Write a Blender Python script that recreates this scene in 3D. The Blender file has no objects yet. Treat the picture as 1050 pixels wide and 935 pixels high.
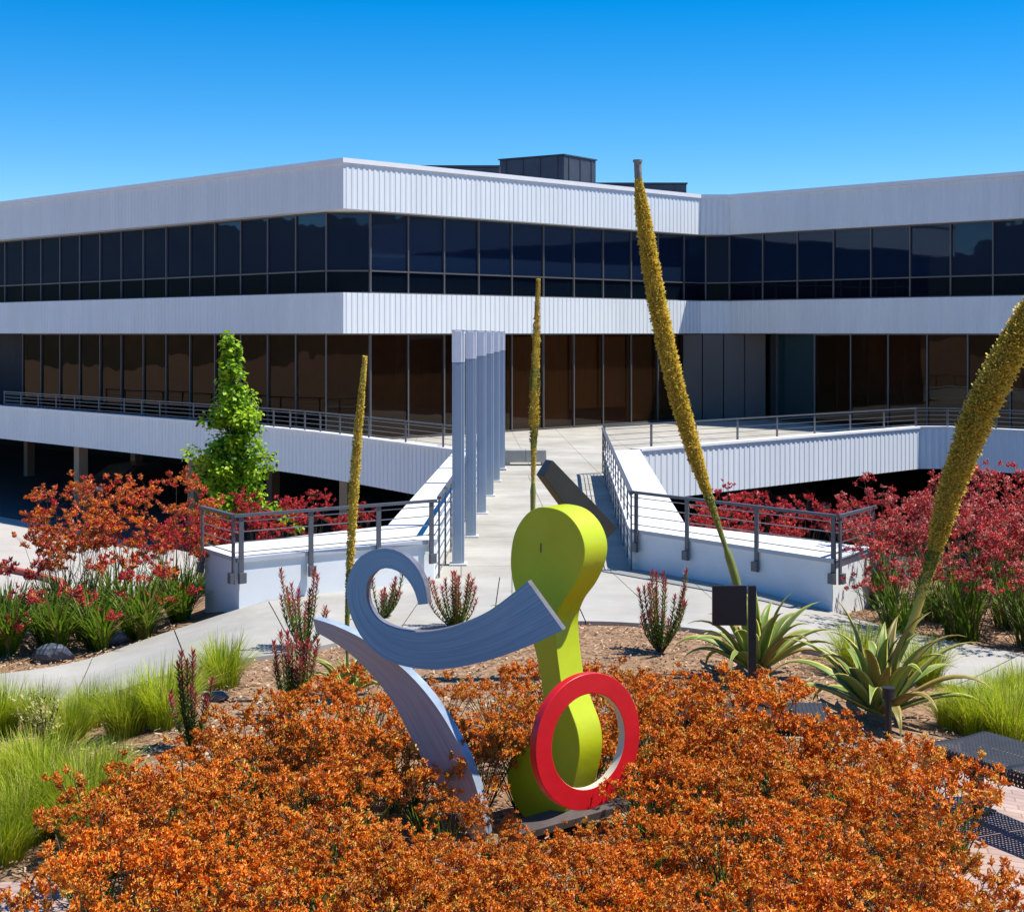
import bpy, math, random
from mathutils import Vector, Matrix
R = math.radians
PI = math.pi
random.seed(7)
sc = bpy.context.scene
COL = sc.collection

# ------------------------------------------------------------------ camera, sky, sun, exposure
F = 1574.0            # focal length in photo pixels (photo 1050 x 935)
HOR = 342.0           # horizon row
CZ = 3.2
cam = bpy.data.objects.new('camera', bpy.data.cameras.new('camera'))
COL.objects.link(cam)
cam.location = (0, 0, CZ)
cam.rotation_euler = (R(90), 0, 0)
cam.data.sensor_width = 36
cam.data.lens = 36 * F / 1050
cam.data.shift_y = -(467.5 - HOR) / 1050
cam.data.clip_start = 0.1
cam.data.clip_end = 5000
sc.camera = cam

SUN_EL, SUN_AZ = 62.0, 2.0       # azimuth measured from +X towards +Y
sd = Vector((math.cos(R(SUN_EL)) * math.cos(R(SUN_AZ)), math.cos(R(SUN_EL)) * math.sin(R(SUN_AZ)), math.sin(R(SUN_EL))))
w = bpy.data.worlds.new('World'); sc.world = w; w.use_nodes = True
nt = w.node_tree; nt.nodes.clear()
out = nt.nodes.new('ShaderNodeOutputWorld'); bg = nt.nodes.new('ShaderNodeBackground')
sky = nt.nodes.new('ShaderNodeTexSky'); sky.sky_type = 'NISHITA'; sky.sun_disc = False
sky.sun_elevation = R(SUN_EL); sky.sun_rotation = R(90 - SUN_AZ)
sky.air_density = 1.0; sky.dust_density = 0.0; sky.ozone_density = 4.0; sky.altitude = 1500
gm = nt.nodes.new('ShaderNodeHueSaturation'); gm.inputs['Saturation'].default_value = 1.5
gm.inputs['Value'].default_value = .92; gm.inputs['Hue'].default_value = .502
nt.links.new(sky.outputs[0], gm.inputs['Color']); nt.links.new(gm.outputs[0], bg.inputs[0])
bg.inputs[1].default_value = 0.105
nt.links.new(bg.outputs[0], out.inputs[0])
sun = bpy.data.objects.new('sun', bpy.data.lights.new('sun', 'SUN')); COL.objects.link(sun)
sun.data.energy = 4.1; sun.data.angle = R(0.5); sun.data.color = (1.0, 0.95, 0.87)
sun.rotation_euler = sd.to_track_quat('Z', 'Y').to_euler()
sun.location = (30, -10, 40)
sc.view_settings.view_transform = 'Standard'; sc.view_settings.look = 'None'
sc.view_settings.exposure = 0.75; sc.view_settings.gamma = 1.0; sc.view_settings.use_curve_mapping = False

# ------------------------------------------------------------------ helpers
def sst(a, b, x):
    t = max(0.0, min(1.0, (x - a) / (b - a)))
    return t * t * (3 - 2 * t)

def gz(X, Y):                     # terrain height
    z = -0.42 * sst(2.7, 4.8, -X) - 0.16 * sst(2.8, 4.6, X)
    t = sst(20.5, 30.0, Y)
    return z * (1 - t) - 3.0 * t

def at(px, py, Y):
    return Vector(((px - 525) / F * Y, Y, CZ - (py - HOR) / F * Y))

def gnd(px, py):                  # the point of the terrain seen at a photo pixel
    z = 0.0
    for _ in range(20):
        Y = (CZ - z) * F / (py - HOR); X = (px - 525) / F * Y
        z = 0.5 * z + 0.5 * gz(X, Y)
    return Vector((X, Y, z))

def vis(X, Y): return 525 + F * X / Y

class MB:
    def __init__(s): s.v = []; s.f = []; s.m = []
    def add(s, vs, fs, mi=0):
        o = len(s.v); s.v.extend([tuple(p) for p in vs])
        for f in fs: s.f.append(tuple(i + o for i in f)); s.m.append(mi)
    def prism(s, poly, z0, z1, mi=0, top=True, bot=True):
        n = len(poly)
        ar = sum(poly[i][0] * poly[(i + 1) % n][1] - poly[(i + 1) % n][0] * poly[i][1] for i in range(n))
        if ar < 0: poly = poly[::-1]
        vs = [(p[0], p[1], z0) for p in poly] + [(p[0], p[1], z1) for p in poly]
        fs = [(i, (i + 1) % n, n + (i + 1) % n, n + i) for i in range(n)]
        if top: fs.append(tuple(range(n, 2 * n)))
        if bot: fs.append(tuple(range(n - 1, -1, -1)))
        s.add(vs, fs, mi)
    def box(s, c, size, rz=0, mi=0, M=None):
        hx, hy, hz = size[0] / 2, size[1] / 2, size[2] / 2
        vs = [Vector((x, y, z)) for z in (-hz, hz) for x, y in ((-hx, -hy), (hx, -hy), (hx, hy), (-hx, hy))]
        if M is None: M = Matrix.Rotation(rz, 3, 'Z')
        vs = [M @ p + Vector(c) for p in vs]
        s.add(vs, [(0, 1, 5, 4), (1, 2, 6, 5), (2, 3, 7, 6), (3, 0, 4, 7), (4, 5, 6, 7), (3, 2, 1, 0)], mi)
    def bar(s, a, b, wd, ht, mi=0):
        a = Vector(a); b = Vector(b); d = (b - a); L = d.length
        x = d.normalized(); up = Vector((0, 0, 1))
        if abs(x.z) > 0.95: up = Vector((0, 1, 0))
        y = up.cross(x).normalized(); z = x.cross(y)
        M = Matrix((x, y, z)).transposed()
        s.box((a + b) / 2, (L, wd, ht), M=M, mi=mi)
    def tube(s, pts, rad, n=6, mi=0, cap=True):
        pts = [Vector(p) for p in pts]
        if not hasattr(rad, '__len__'): rad = [rad] * len(pts)
        vs = []; u = None
        for i, p in enumerate(pts):
            t = (pts[min(i + 1, len(pts) - 1)] - pts[max(i - 1, 0)])
            t = t.normalized() if t.length > 1e-9 else Vector((0, 0, 1))
            if u is None:
                u = t.cross(Vector((0, 1, 0) if abs(t.y) < .9 else (1, 0, 0))).normalized()
            else:
                u = (u - t * u.dot(t)).normalized()
            b = t.cross(u)
            for k in range(n):
                a = 2 * PI * k / n
                vs.append(p + (u * math.cos(a) + b * math.sin(a)) * rad[i])
        fs = [(i * n + k, i * n + (k + 1) % n, (i + 1) * n + (k + 1) % n, (i + 1) * n + k) for i in range(len(pts) - 1) for k in range(n)]
        if cap: fs += [tuple(range(n - 1, -1, -1)), tuple(range((len(pts) - 1) * n, len(pts) * n))]
        s.add(vs, fs, mi)
    def blade(s, pts, wid, side, mi=0):     # ribbon
        vs = []
        for p, wd in zip(pts, wid):
            vs += [p - side * wd / 2, p + side * wd / 2]
        s.add(vs, [(2 * i, 2 * i + 1, 2 * i + 3, 2 * i + 2) for i in range(len(pts) - 1)], mi)
    def mesh(s, name, mats, smooth=False):
        me = bpy.data.meshes.new(name); me.from_pydata(s.v, [], s.f)
        for m in (mats if isinstance(mats, (list, tuple)) else [mats]): me.materials.append(m)
        if any(s.m): me.polygons.foreach_set('material_index', s.m)
        if smooth: me.polygons.foreach_set('use_smooth', [True] * len(s.f))
        me.update(); return me
    def build(s, name, mats, parent=None, smooth=False, label=None):
        return link(name, s.mesh(name, mats, smooth), parent, label=label)

def link(name, me, parent=None, loc=(0, 0, 0), rz=0, label=None):
    o = bpy.data.objects.new(name, me); COL.objects.link(o)
    o.location = loc; o.rotation_euler = (0, 0, rz)
    if parent is not None: o.parent = parent
    if label: o['label'] = label
    return o
def bevel(o, wd=0.01, seg=2):
    m = o.modifiers.new('bevel', 'BEVEL'); m.width = wd; m.segments = seg; m.limit_method = 'ANGLE'; m.angle_limit = R(40)
    return o
def tag(o, label, cat, group=None):
    o['label'] = label; o['category'] = cat
    if group: o['group'] = group
    return o
def thing(name, label, cat, loc=(0, 0, 0), rz=0, group=None):
    o = bpy.data.objects.new(name, None); COL.objects.link(o)
    o.location = loc; o.rotation_euler = (0, 0, rz); o.empty_display_size = .2
    return tag(o, label, cat, group)
def struct(o, kind='structure'):
    o['kind'] = kind; return o
def kids(r): return [o for o in COL.objects if o.parent == r]
def dup(root, loc=None, rz=None, label=None, scale=None, group=None):
    r = root.copy(); COL.objects.link(r)
    if loc is not None: r.location = loc
    if rz is not None: r.rotation_euler = (0, 0, rz)
    if scale: r.scale = (scale, scale, scale) if not hasattr(scale, '__len__') else scale
    if label: r['label'] = label
    if group: r['group'] = group
    for ch in kids(root):
        c = ch.copy(); COL.objects.link(c); c.parent = r
        for g in kids(ch):
            d = g.copy(); COL.objects.link(d); d.parent = c
    return r

def offset(poly, d):              # open polyline offset; +d moves to the right hand of travel (towards the camera)
    res = []
    n = len(poly)
    for i in range(n):
        ns = []
        for a, b in ((i - 1, i), (i, i + 1)):
            if a < 0 or b >= n: continue
            t = (Vector(poly[b]) - Vector(poly[a])).normalized(); ns.append(Vector((t.y, -t.x)))
        m = ns[0] if len(ns) == 1 else (ns[0] + ns[1]) / (1 + ns[0].dot(ns[1]))
        res.append((poly[i][0] + m.x * d, poly[i][1] + m.y * d))
    return res
def catmull(P, n=8, closed=True):
    out = []; N = len(P)
    rng = range(N) if closed else range(N - 1)
    for i in rng:
        g = (lambda k: P[k % N]) if closed else (lambda k: P[max(0, min(N - 1, k))])
        p0, p1, p2, p3 = g(i - 1), g(i), g(i + 1), g(i + 2)
        for k in range(n):
            t = k / n
            out.append(tuple(0.5 * ((2 * b) + (c - a) * t + (2 * a - 5 * b + 4 * c - d) * t * t + (3 * b - a - 3 * c + d) * t ** 3) for a, b, c, d in zip(p0, p1, p2, p3)))
    if not closed: out.append(tuple(P[-1]))
    return out

# ------------------------------------------------------------------ materials
def mat(name, col, rough=.6, var=0.0, scale=4.0, bump=0.0, bscale=40.0, metal=0.0, col2=None, detail=6, spec=.5, trans=0.0, rnd=0.0, stretch=None, coord='Object'):
    m = bpy.data.materials.new(name); m.use_nodes = True
    n = m.node_tree.nodes; l = m.node_tree.links
    p = n['Principled BSDF']
    p.inputs['Roughness'].default_value = rough; p.inputs['Metallic'].default_value = metal
    p.inputs['Specular IOR Level'].default_value = spec
    p.inputs['Base Color'].default_value = (*col, 1)
    csock = None
    tc = n.new('ShaderNodeTexCoord'); mp = n.new('ShaderNodeMapping'); l.new(tc.outputs[coord], mp.inputs[0])
    if stretch: mp.inputs['Scale'].default_value = stretch
    if var or col2:
        nz = n.new('ShaderNodeTexNoise'); nz.inputs['Scale'].default_value = scale; nz.inputs['Detail'].default_value = detail
        nz.inputs['Roughness'].default_value = .65
        l.new(mp.outputs[0], nz.inputs['Vector'])
        rp = n.new('ShaderNodeValToRGB'); rp.color_ramp.elements[0].position = .32; rp.color_ramp.elements[1].position = .68
        a = col; b = col2 or tuple(min(1, c * (1 + var)) for c in col)
        if not col2: a = tuple(c * (1 - var) for c in col)
        rp.color_ramp.elements[0].color = (*a, 1); rp.color_ramp.elements[1].color = (*b, 1)
        l.new(nz.outputs[0], rp.inputs[0]); csock = rp.outputs[0]
    if rnd:
        oi = n.new('ShaderNodeObjectInfo'); mr = n.new('ShaderNodeMapRange'); mr.inputs[3].default_value = 1 - rnd; mr.inputs[4].default_value = 1 + rnd
        l.new(oi.outputs['Random'], mr.inputs[0])
        hs = n.new('ShaderNodeHueSaturation'); l.new(mr.outputs[0], hs.inputs['Value'])
        if csock: l.new(csock, hs.inputs['Color'])
        else: hs.inputs['Color'].default_value = (*col, 1)
        csock = hs.outputs[0]
    if csock: l.new(csock, p.inputs['Base Color'])
    if bump:
        nb = n.new('ShaderNodeTexNoise'); nb.inputs['Scale'].default_value = bscale; nb.inputs['Detail'].default_value = 4
        l.new(mp.outputs[0], nb.inputs['Vector'])
        bp = n.new('ShaderNodeBump'); bp.inputs['Strength'].default_value = bump; bp.inputs['Distance'].default_value = .02
        l.new(nb.outputs[0], bp.inputs['Height']); l.new(bp.outputs[0], p.inputs['Normal'])
    if trans:
        tr = n.new('ShaderNodeBsdfTranslucent'); mx = n.new('ShaderNodeMixShader'); mx.inputs[0].default_value = trans
        if csock: l.new(csock, tr.inputs[0])
        else: tr.inputs[0].default_value = (*col, 1)
        l.new(p.outputs[0], mx.inputs[1]); l.new(tr.outputs[0], mx.inputs[2]); l.new(mx.outputs[0], n['Material Output'].inputs[0])
    return m

M = {}
M['siding'] = mat('white_metal_siding', (.68, .72, .735), .45, 0, 1.6, stretch=(1, 1, .12), col2=(.765, .80, .815), detail=8)
M['coping'] = mat('white_coping', (.80, .80, .81), .4, .03, 2)
M['stucco'] = mat('white_stucco', (.71, .745, .755), .8, .06, 1.2, .14, 130)
M['cap'] = mat('cap_concrete', (.70, .70, .70), .75, .08, 3, .15, 50)
M['capedge'] = mat('grey_coping', (.42, .45, .50), .6, .06, 3)
M['conc'] = mat('pale_concrete', (.36, .345, .31), .85, 0, .8, .2, 60, col2=(.47, .45, .405))
M['drive'] = mat('drive_concrete', (.42, .39, .35), .85, .1, .5, .1, 30)
M['deckc'] = mat('deck_concrete', (.38, .36, .315), .85, 0, .7, .15, 50, col2=(.48, .455, .40))
M['shade_asphalt'] = mat('shade_asphalt', (.05, .05, .055), .9, .2, 2, .3, 80)
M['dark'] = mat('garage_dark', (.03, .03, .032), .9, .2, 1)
M['post'] = mat('tan_concrete', (.30, .23, .16), .8, .1, 2)
M['rail'] = mat('charcoal_paint', (.085, .093, .108), .42, .15, 6)
M['cable'] = mat('steel_cable', (.30, .31, .33), .35, metal=.7)
M['mull'] = mat('bronze_mullion', (.13, .125, .125), .4, metal=.3)
M['mulch'] = mat('mulch', (.15, .078, .038), .95, 0, 9, .9, 45, col2=(.40, .25, .14), detail=10)
M['chip'] = mat('wood_chip', (.34, .21, .115), .9, .3, 3)
M['chipd'] = mat('wood_chip_dark', (.13, .065, .035), .9, .3, 3)
M['chipl'] = mat('wood_chip_pale', (.52, .38, .25), .9, .2, 3)
M['rock'] = mat('slate_rock', (.035, .042, .055), .6, 0, 9, .9, 14, col2=(.12, .14, .18))
M['black'] = mat('black_metal', (.018, .019, .022), .45, .2, 8)
M['mesh'] = mat('bench_metal', (.03, .03, .032), .6, .15, 10)
M['bluegray'] = mat('column_paint', (.33, .40, .48), .5, .05, 2, stretch=(1, 1, .2))
M['frost'] = mat('frosted_panel', (.86, .87, .88), .35, .04, 5)
M['unit'] = mat('roof_unit', (.035, .045, .065), .6, .2, 2)
M['blind'] = mat('tan_blind', (.55, .36, .18), .8, .08, 1.2)
M['inner'] = mat('brown_interior', (.24, .15, .10), .8, .3, .5)
M['panel'] = mat('entry_panel', (.085, .072, .066), .45, .08, .8)
M['refl_ridge'] = mat('reflection_ridge_green', (.020, .026, .014), .95, .3, .02, col2=(.045, .045, .024))

def glass_mat(name, col, refl=1.0, tint=None, rc=(1, 1, 1)):
    m = bpy.data.materials.new(name); m.use_nodes = True
    n = m.node_tree.nodes; l = m.node_tree.links
    p = n['Principled BSDF']; p.inputs['Base Color'].default_value = (*col, 1); p.inputs['Roughness'].default_value = .6
    p.inputs['Specular IOR Level'].default_value = 0
    tc = n.new('ShaderNodeTexCoord'); nz = n.new('ShaderNodeTexNoise'); nz.inputs['Scale'].default_value = .55; nz.inputs['Detail'].default_value = 2
    l.new(tc.outputs['Object'], nz.inputs[0])
    oi = n.new('ShaderNodeObjectInfo'); ad = n.new('ShaderNodeVectorMath'); l.new(tc.outputs['Object'], ad.inputs[0])
    cb = n.new('ShaderNodeCombineXYZ'); mu = n.new('ShaderNodeMath'); mu.operation = 'MULTIPLY'; mu.inputs[1].default_value = 50
    l.new(oi.outputs['Random'], mu.inputs[0]); l.new(mu.outputs[0], cb.inputs[0]); l.new(cb.outputs[0], ad.inputs[1]); l.new(ad.outputs[0], nz.inputs[0])
    bp = n.new('ShaderNodeBump'); bp.inputs['Strength'].default_value = .12; bp.inputs['Distance'].default_value = .05
    l.new(nz.outputs[0], bp.inputs['Height'])
    g = n.new('ShaderNodeBsdfGlossy'); g.inputs['Roughness'].default_value = .012; g.inputs[0].default_value = (refl * rc[0], refl * rc[1], refl * rc[2], 1)
    l.new(bp.outputs[0], g.inputs['Normal'])
    fr = n.new('ShaderNodeFresnel'); fr.inputs[0].default_value = 1.55
    mx = n.new('ShaderNodeMixShader'); l.new(fr.outputs[0], mx.inputs[0])
    if tint:
        t = n.new('ShaderNodeBsdfTransparent'); t.inputs[0].default_value = (*tint, 1)
        fm_ = n.new('ShaderNodeMixShader'); fm_.inputs[0].default_value = .28
        l.new(t.outputs[0], fm_.inputs[1]); l.new(p.outputs[0], fm_.inputs[2]); l.new(fm_.outputs[0], mx.inputs[1])
    else: l.new(p.outputs[0], mx.inputs[1])
    l.new(g.outputs[0], mx.inputs[2]); l.new(mx.outputs[0], n['Material Output'].inputs[0])
    return m
M['gblue'] = glass_mat('navy_glass', (.007, .016, .040), .85, None, (.62, .80, 1.0))
M['gdark'] = glass_mat('black_glass', (.003, .006, .012), .6, None, (.62, .80, 1.0))
M['gbrown'] = glass_mat('bronze_glass', (.042, .021, .011), .5, (.58, .40, .26))
M['gteal'] = glass_mat('teal_glass', (.02, .05, .06), .9)

def brick_mat():
    m = bpy.data.materials.new('brick_pavers'); m.use_nodes = True
    n = m.node_tree.nodes; l = m.node_tree.links; p = n['Principled BSDF']; p.inputs['Roughness'].default_value = .85
    tc = n.new('ShaderNodeTexCoord'); mp = n.new('ShaderNodeMapping'); mp.inputs['Rotation'].default_value = (0, 0, R(12)); l.new(tc.outputs['Object'], mp.inputs[0])
    b = n.new('ShaderNodeTexBrick'); l.new(mp.outputs[0], b.inputs['Vector'])
    b.inputs['Color1'].default_value = (.45, .30, .245, 1); b.inputs['Color2'].default_value = (.55, .40, .33, 1); b.inputs['Mortar'].default_value = (.25, .19, .16, 1)
    b.inputs['Scale'].default_value = 1; b.inputs['Brick Width'].default_value = .2; b.inputs['Row Height'].default_value = .1; b.inputs['Mortar Size'].default_value = .005
    nz = n.new('ShaderNodeTexNoise'); nz.inputs['Scale'].default_value = 3; nz.inputs['Detail'].default_value = 8; l.new(tc.outputs['Object'], nz.inputs['Vector'])
    mx = n.new('ShaderNodeMixRGB'); mx.blend_type = 'MULTIPLY'; mx.inputs[0].default_value = .45
    l.new(b.outputs[0], mx.inputs[1]); l.new(nz.outputs[0], mx.inputs[2])
    hs = n.new('ShaderNodeBrightContrast'); hs.inputs[1].default_value = .03; l.new(mx.outputs[0], hs.inputs[0])
    l.new(hs.outputs[0], p.inputs['Base Color'])
    bp = n.new('ShaderNodeBump'); bp.inputs['Strength'].default_value = .5; bp.inputs['Distance'].default_value = .01; bp.invert = True
    l.new(b.outputs['Fac'], bp.inputs['Height']); l.new(bp.outputs[0], p.inputs['Normal'])
    return m
M['brick'] = brick_mat()
def joints(m, bw, bh, rot):
    n = m.node_tree.nodes; l = m.node_tree.links; p = n['Principled BSDF']; src = p.inputs['Base Color'].links[0].from_socket
    tc = n.new('ShaderNodeTexCoord'); mp = n.new('ShaderNodeMapping'); mp.inputs['Rotation'].default_value = (0, 0, rot); l.new(tc.outputs['Object'], mp.inputs[0])
    b = n.new('ShaderNodeTexBrick'); b.offset = 0; b.inputs['Scale'].default_value = 1; b.inputs['Brick Width'].default_value = bw; b.inputs['Row Height'].default_value = bh; b.inputs['Mortar Size'].default_value = .008
    b.inputs['Color1'].default_value = (1, 1, 1, 1); b.inputs['Color2'].default_value = (.93, .93, .92, 1); b.inputs['Mortar'].default_value = (.42, .40, .37, 1)
    l.new(mp.outputs[0], b.inputs['Vector'])
    nz = n.new('ShaderNodeTexNoise'); nz.inputs['Scale'].default_value = .35; nz.inputs['Detail'].default_value = 10; nz.inputs['Roughness'].default_value = .7; l.new(tc.outputs['Object'], nz.inputs['Vector'])
    rp = n.new('ShaderNodeValToRGB'); rp.color_ramp.elements[0].position = .35; rp.color_ramp.elements[0].color = (.80, .79, .77, 1); rp.color_ramp.elements[1].position = .6; rp.color_ramp.elements[1].color = (1, 1, 1, 1)
    l.new(nz.outputs[0], rp.inputs[0])
    a = n.new('ShaderNodeMixRGB'); a.blend_type = 'MULTIPLY'; a.inputs[0].default_value = 1; l.new(src, a.inputs[1]); l.new(b.outputs[0], a.inputs[2])
    c = n.new('ShaderNodeMixRGB'); c.blend_type = 'MULTIPLY'; c.inputs[0].default_value = 1; l.new(a.outputs[0], c.inputs[1]); l.new(rp.outputs[0], c.inputs[2])
    l.new(c.outputs[0], p.inputs['Base Color'])
joints(M['deckc'], 1.5, 1.5, R(-1.9))
joints(M['conc'], 60, 60, 0)

# ------------------------------------------------------------------ ground, unseen ridge for reflections, roads, paths
def frange(a, b, s):
    r = []; x = a
    while x < b - 1e-6: r.append(x); x += s
    return r
xs = [-1500, -600, -250, -100, -60, -40, -25, -16, -12] + frange(-9, 9, .25) + [9, 12, 16, 25, 40, 60, 100, 250, 600, 1500]
ys = [-1500, -500, -150, -50, -15, -4, 2] + frange(5, 31, .25) + [31, 34, 40, 50, 60, 80, 120, 250, 600, 1500]
gb = MB()
rg = random.Random(3)
vs = [(x, y, gz(x, y) - .012 + (rg.uniform(-.012, .012) if abs(x) < 9 and 5 < y < 20 else 0)) for y in ys for x in xs]
nx = len(xs)
gb.add(vs, [(j * nx + i, j * nx + i + 1, (j + 1) * nx + i + 1, (j + 1) * nx + i) for j in range(len(ys) - 1) for i in range(nx - 1)])
struct(gb.build('ground', M['mulch'], smooth=True))

hb = MB(); rg = random.Random(5)  # unseen ridge ring added to darken the window reflections
N = 1400; ring = []
for k in range(N):
    a = 2 * PI * k / N
    h = 36 + 4 * math.sin(3 * a + 1) + 3 * math.sin(7 * a + 2) + 1.2 * math.sin(23 * a) + 1.0 * math.sin(61 * a + 1) + 1.0 * math.sin(143 * a) + rg.uniform(-.9, .9)
    if math.sin(a) > .45: h *= .45
    ring.append((a, h))
rows = [(300, 0), (330, .45), (380, .85), (430, 1.0), (620, .5)]
vs = [(r * math.cos(a), r * math.sin(a), -4 + (h + 4) * q) for r, q in rows for a, h in ring]
hb.add(vs, [(j * N + k, j * N + (k + 1) % N, (j + 1) * N + (k + 1) % N, (j + 1) * N + k) for j in range(len(rows) - 1) for k in range(N)])
struct(hb.build('reflection_ridge', M['refl_ridge'], smooth=True))

# lower drive (sunlit concrete); past the building's shadow edge dark tarmac carries painted shade
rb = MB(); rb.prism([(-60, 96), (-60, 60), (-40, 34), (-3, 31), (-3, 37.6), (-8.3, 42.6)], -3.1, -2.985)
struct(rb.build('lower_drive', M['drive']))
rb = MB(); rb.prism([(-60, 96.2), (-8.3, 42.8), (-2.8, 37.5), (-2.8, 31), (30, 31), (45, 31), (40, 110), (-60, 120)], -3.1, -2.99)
struct(rb.build('garage_floor', M['shade_asphalt']))
rb = MB()
pts = [gnd(-60, 572), gnd(0, 585), gnd(30, 591), gnd(62, 600), gnd(100, 612)]
pts = [Vector((p.x, p.y, -2.985)) for p in pts]
for a, b in zip(pts, pts[1:]): rb.bar(a + Vector((0, 0, .07)), b + Vector((0, 0, .07)), .16, .14)
struct(rb.build('red_kerb', mat('red_kerb_paint', (.45, .09, .06), .7, .15, 3)))

# concrete walkway round the back of the bed: inner and outer edge, laid in slabs with open joints
inner = catmull([(-12.5, 11.6), (-7.2, 13.0), (-4.9, 14.1), (-3.5, 14.55), (-2.35, 15.15), (-1.2, 16.35), (0, 16.85), (1.2, 16.85), (2.2, 16.3), (3.2, 15.2), (4.15, 14.4), (5.2, 13.9), (7.5, 12.7), (12.5, 9.6)], 6, False)
outer = catmull([(-12.5, 14.4), (-8.2, 15.2), (-5.3, 16.25), (-4.2, 17.6), (-3.2, 18.0), (-1.0, 19.7), (0, 20.1), (1.0, 20.4), (1.7, 20.75), (3.7, 18.0), (5.3, 15.95), (6.6, 14.9), (8.6, 13.6), (12.5, 11.6)], 6, False)
pb = MB()
nI = len(inner)
for i in range(nI - 1):
    joint = (i % 5 == 4)
    for k in range(8):
        q = []
        for (ii, kk) in ((i, k), (i + 1, k), (i + 1, k + 1), (i, k + 1)):
            a = inner[ii]; b = outer[ii]; t = kk / 8
            if ii == i + 1 and joint:
                a0 = inner[i]; b0 = outer[i]; dl = math.dist(a, a0); s_ = 1 - .012 / max(dl, .02)
                a = tuple(u + (v - u) * s_ for u, v in zip(a0, a)); dl = math.dist(b, b0); s_ = 1 - .012 / max(dl, .02)
                b = tuple(u + (v - u) * s_ for u, v in zip(b0, b))
            x = a[0] + (b[0] - a[0]) * t; y = a[1] + (b[1] - a[1]) * t
            q.append((x, y, gz(x, y) + .035))
        pb.add(q, [(0, 1, 2, 3)])
        if k == 0: pb.add([q[0], q[1], (q[1][0], q[1][1], q[1][2] - .1), (q[0][0], q[0][1], q[0][2] - .1)], [(0, 3, 2, 1)])
        if k == 7: pb.add([q[3], q[2], (q[2][0], q[2][1], q[2][2] - .1), (q[3][0], q[3][1], q[3][2] - .1)], [(0, 1, 2, 3)])
struct(pb.build('walkway', M['conc']))

# brick paving in front
def arc(cx, cy, r, a0, a1, n=20): return [(cx + r * math.cos(R(a0 + (a1 - a0) * k / n)), cy + r * math.sin(R(a0 + (a1 - a0) * k / n))) for k in range(n + 1)]
bp_ = MB()
edge = catmull([(-9, 7.6), (-5, 8.5), (-3.2, 8.95), (-2.45, 8.75), (-2.2, 8.0), (-2.0, 6.8), (-1.2, 5.6), (0, 5.1), (1.2, 5.6), (2.0, 6.8), (2.45, 8.6), (2.6, 10.0), (2.85, 10.95), (3.3, 11.2), (4.2, 11.0), (6, 10.0), (9, 7.5)], 5, False)
poly = [(-9, -6)] + edge + [(9, -6)]
top = [(x, y, gz(x, y) + .02) for x, y in edge]; bot = [(x, max(-6, min(y - 4, 2.0)), gz(x, 6) + .02) for x, y in edge]
for i in range(len(edge) - 1):
    a0, a1 = edge[i], edge[i + 1]
    for k in range(6):
        q = []
        for (p, t) in ((a0, k / 6), (a1, k / 6), (a1, (k + 1) / 6), (a0, (k + 1) / 6)):
            y = p[1] + (-6 - p[1]) * t; q.append((p[0], y, gz(p[0], y) + .02))
        bp_.add(q, [(3, 2, 1, 0)])
struct(bp_.build('brick_paving', M['brick']))

# loose bark chips on the bed
cb_ = MB(); rg = random.Random(11)
cnt = 0
while cnt < 15000:
    X = rg.uniform(-6.5, 6.5); Y = rg.uniform(7.5, 18.5)
    px = vis(X, Y)
    if px < -30 or px > 1080: continue
    # skip walkway zone
    def yat(pl, x):
        for (x0, y0), (x1, y1) in zip(pl, pl[1:]):
            if x0 <= x <= x1: return y0 + (y1 - y0) * (x - x0) / max(1e-6, x1 - x0)
        return 99
    yi = yat(inner, X)
    if Y > yi - .05 and (abs(X) < 4 or Y < yat(outer, X) + .06): continue
    if Y < yat(edge, X) + .02: continue
    a = rg.uniform(0, PI); L = rg.uniform(.015, .055); wd = rg.uniform(.006, .018)
    z = gz(X, Y) + rg.uniform(0, .02); tl = rg.uniform(-.5, .5)
    dx, dy = math.cos(a) * L / 2, math.sin(a) * L / 2; ex, ey = -math.sin(a) * wd / 2, math.cos(a) * wd / 2
    dz = tl * L / 2
    cb_.add([(X - dx - ex, Y - dy - ey, z - dz), (X + dx - ex, Y + dy - ey, z + dz), (X + dx + ex, Y + dy + ey, z + dz + .006), (X - dx + ex, Y - dy + ey, z - dz + .006)], [(0, 1, 2, 3)], rg.choice((0, 0, 0, 1, 2, 2)))
    cnt += 1
struct(cb_.build('bark_chips', [M['chip'], M['chipd'], M['chipl']]), 'stuff')

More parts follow.
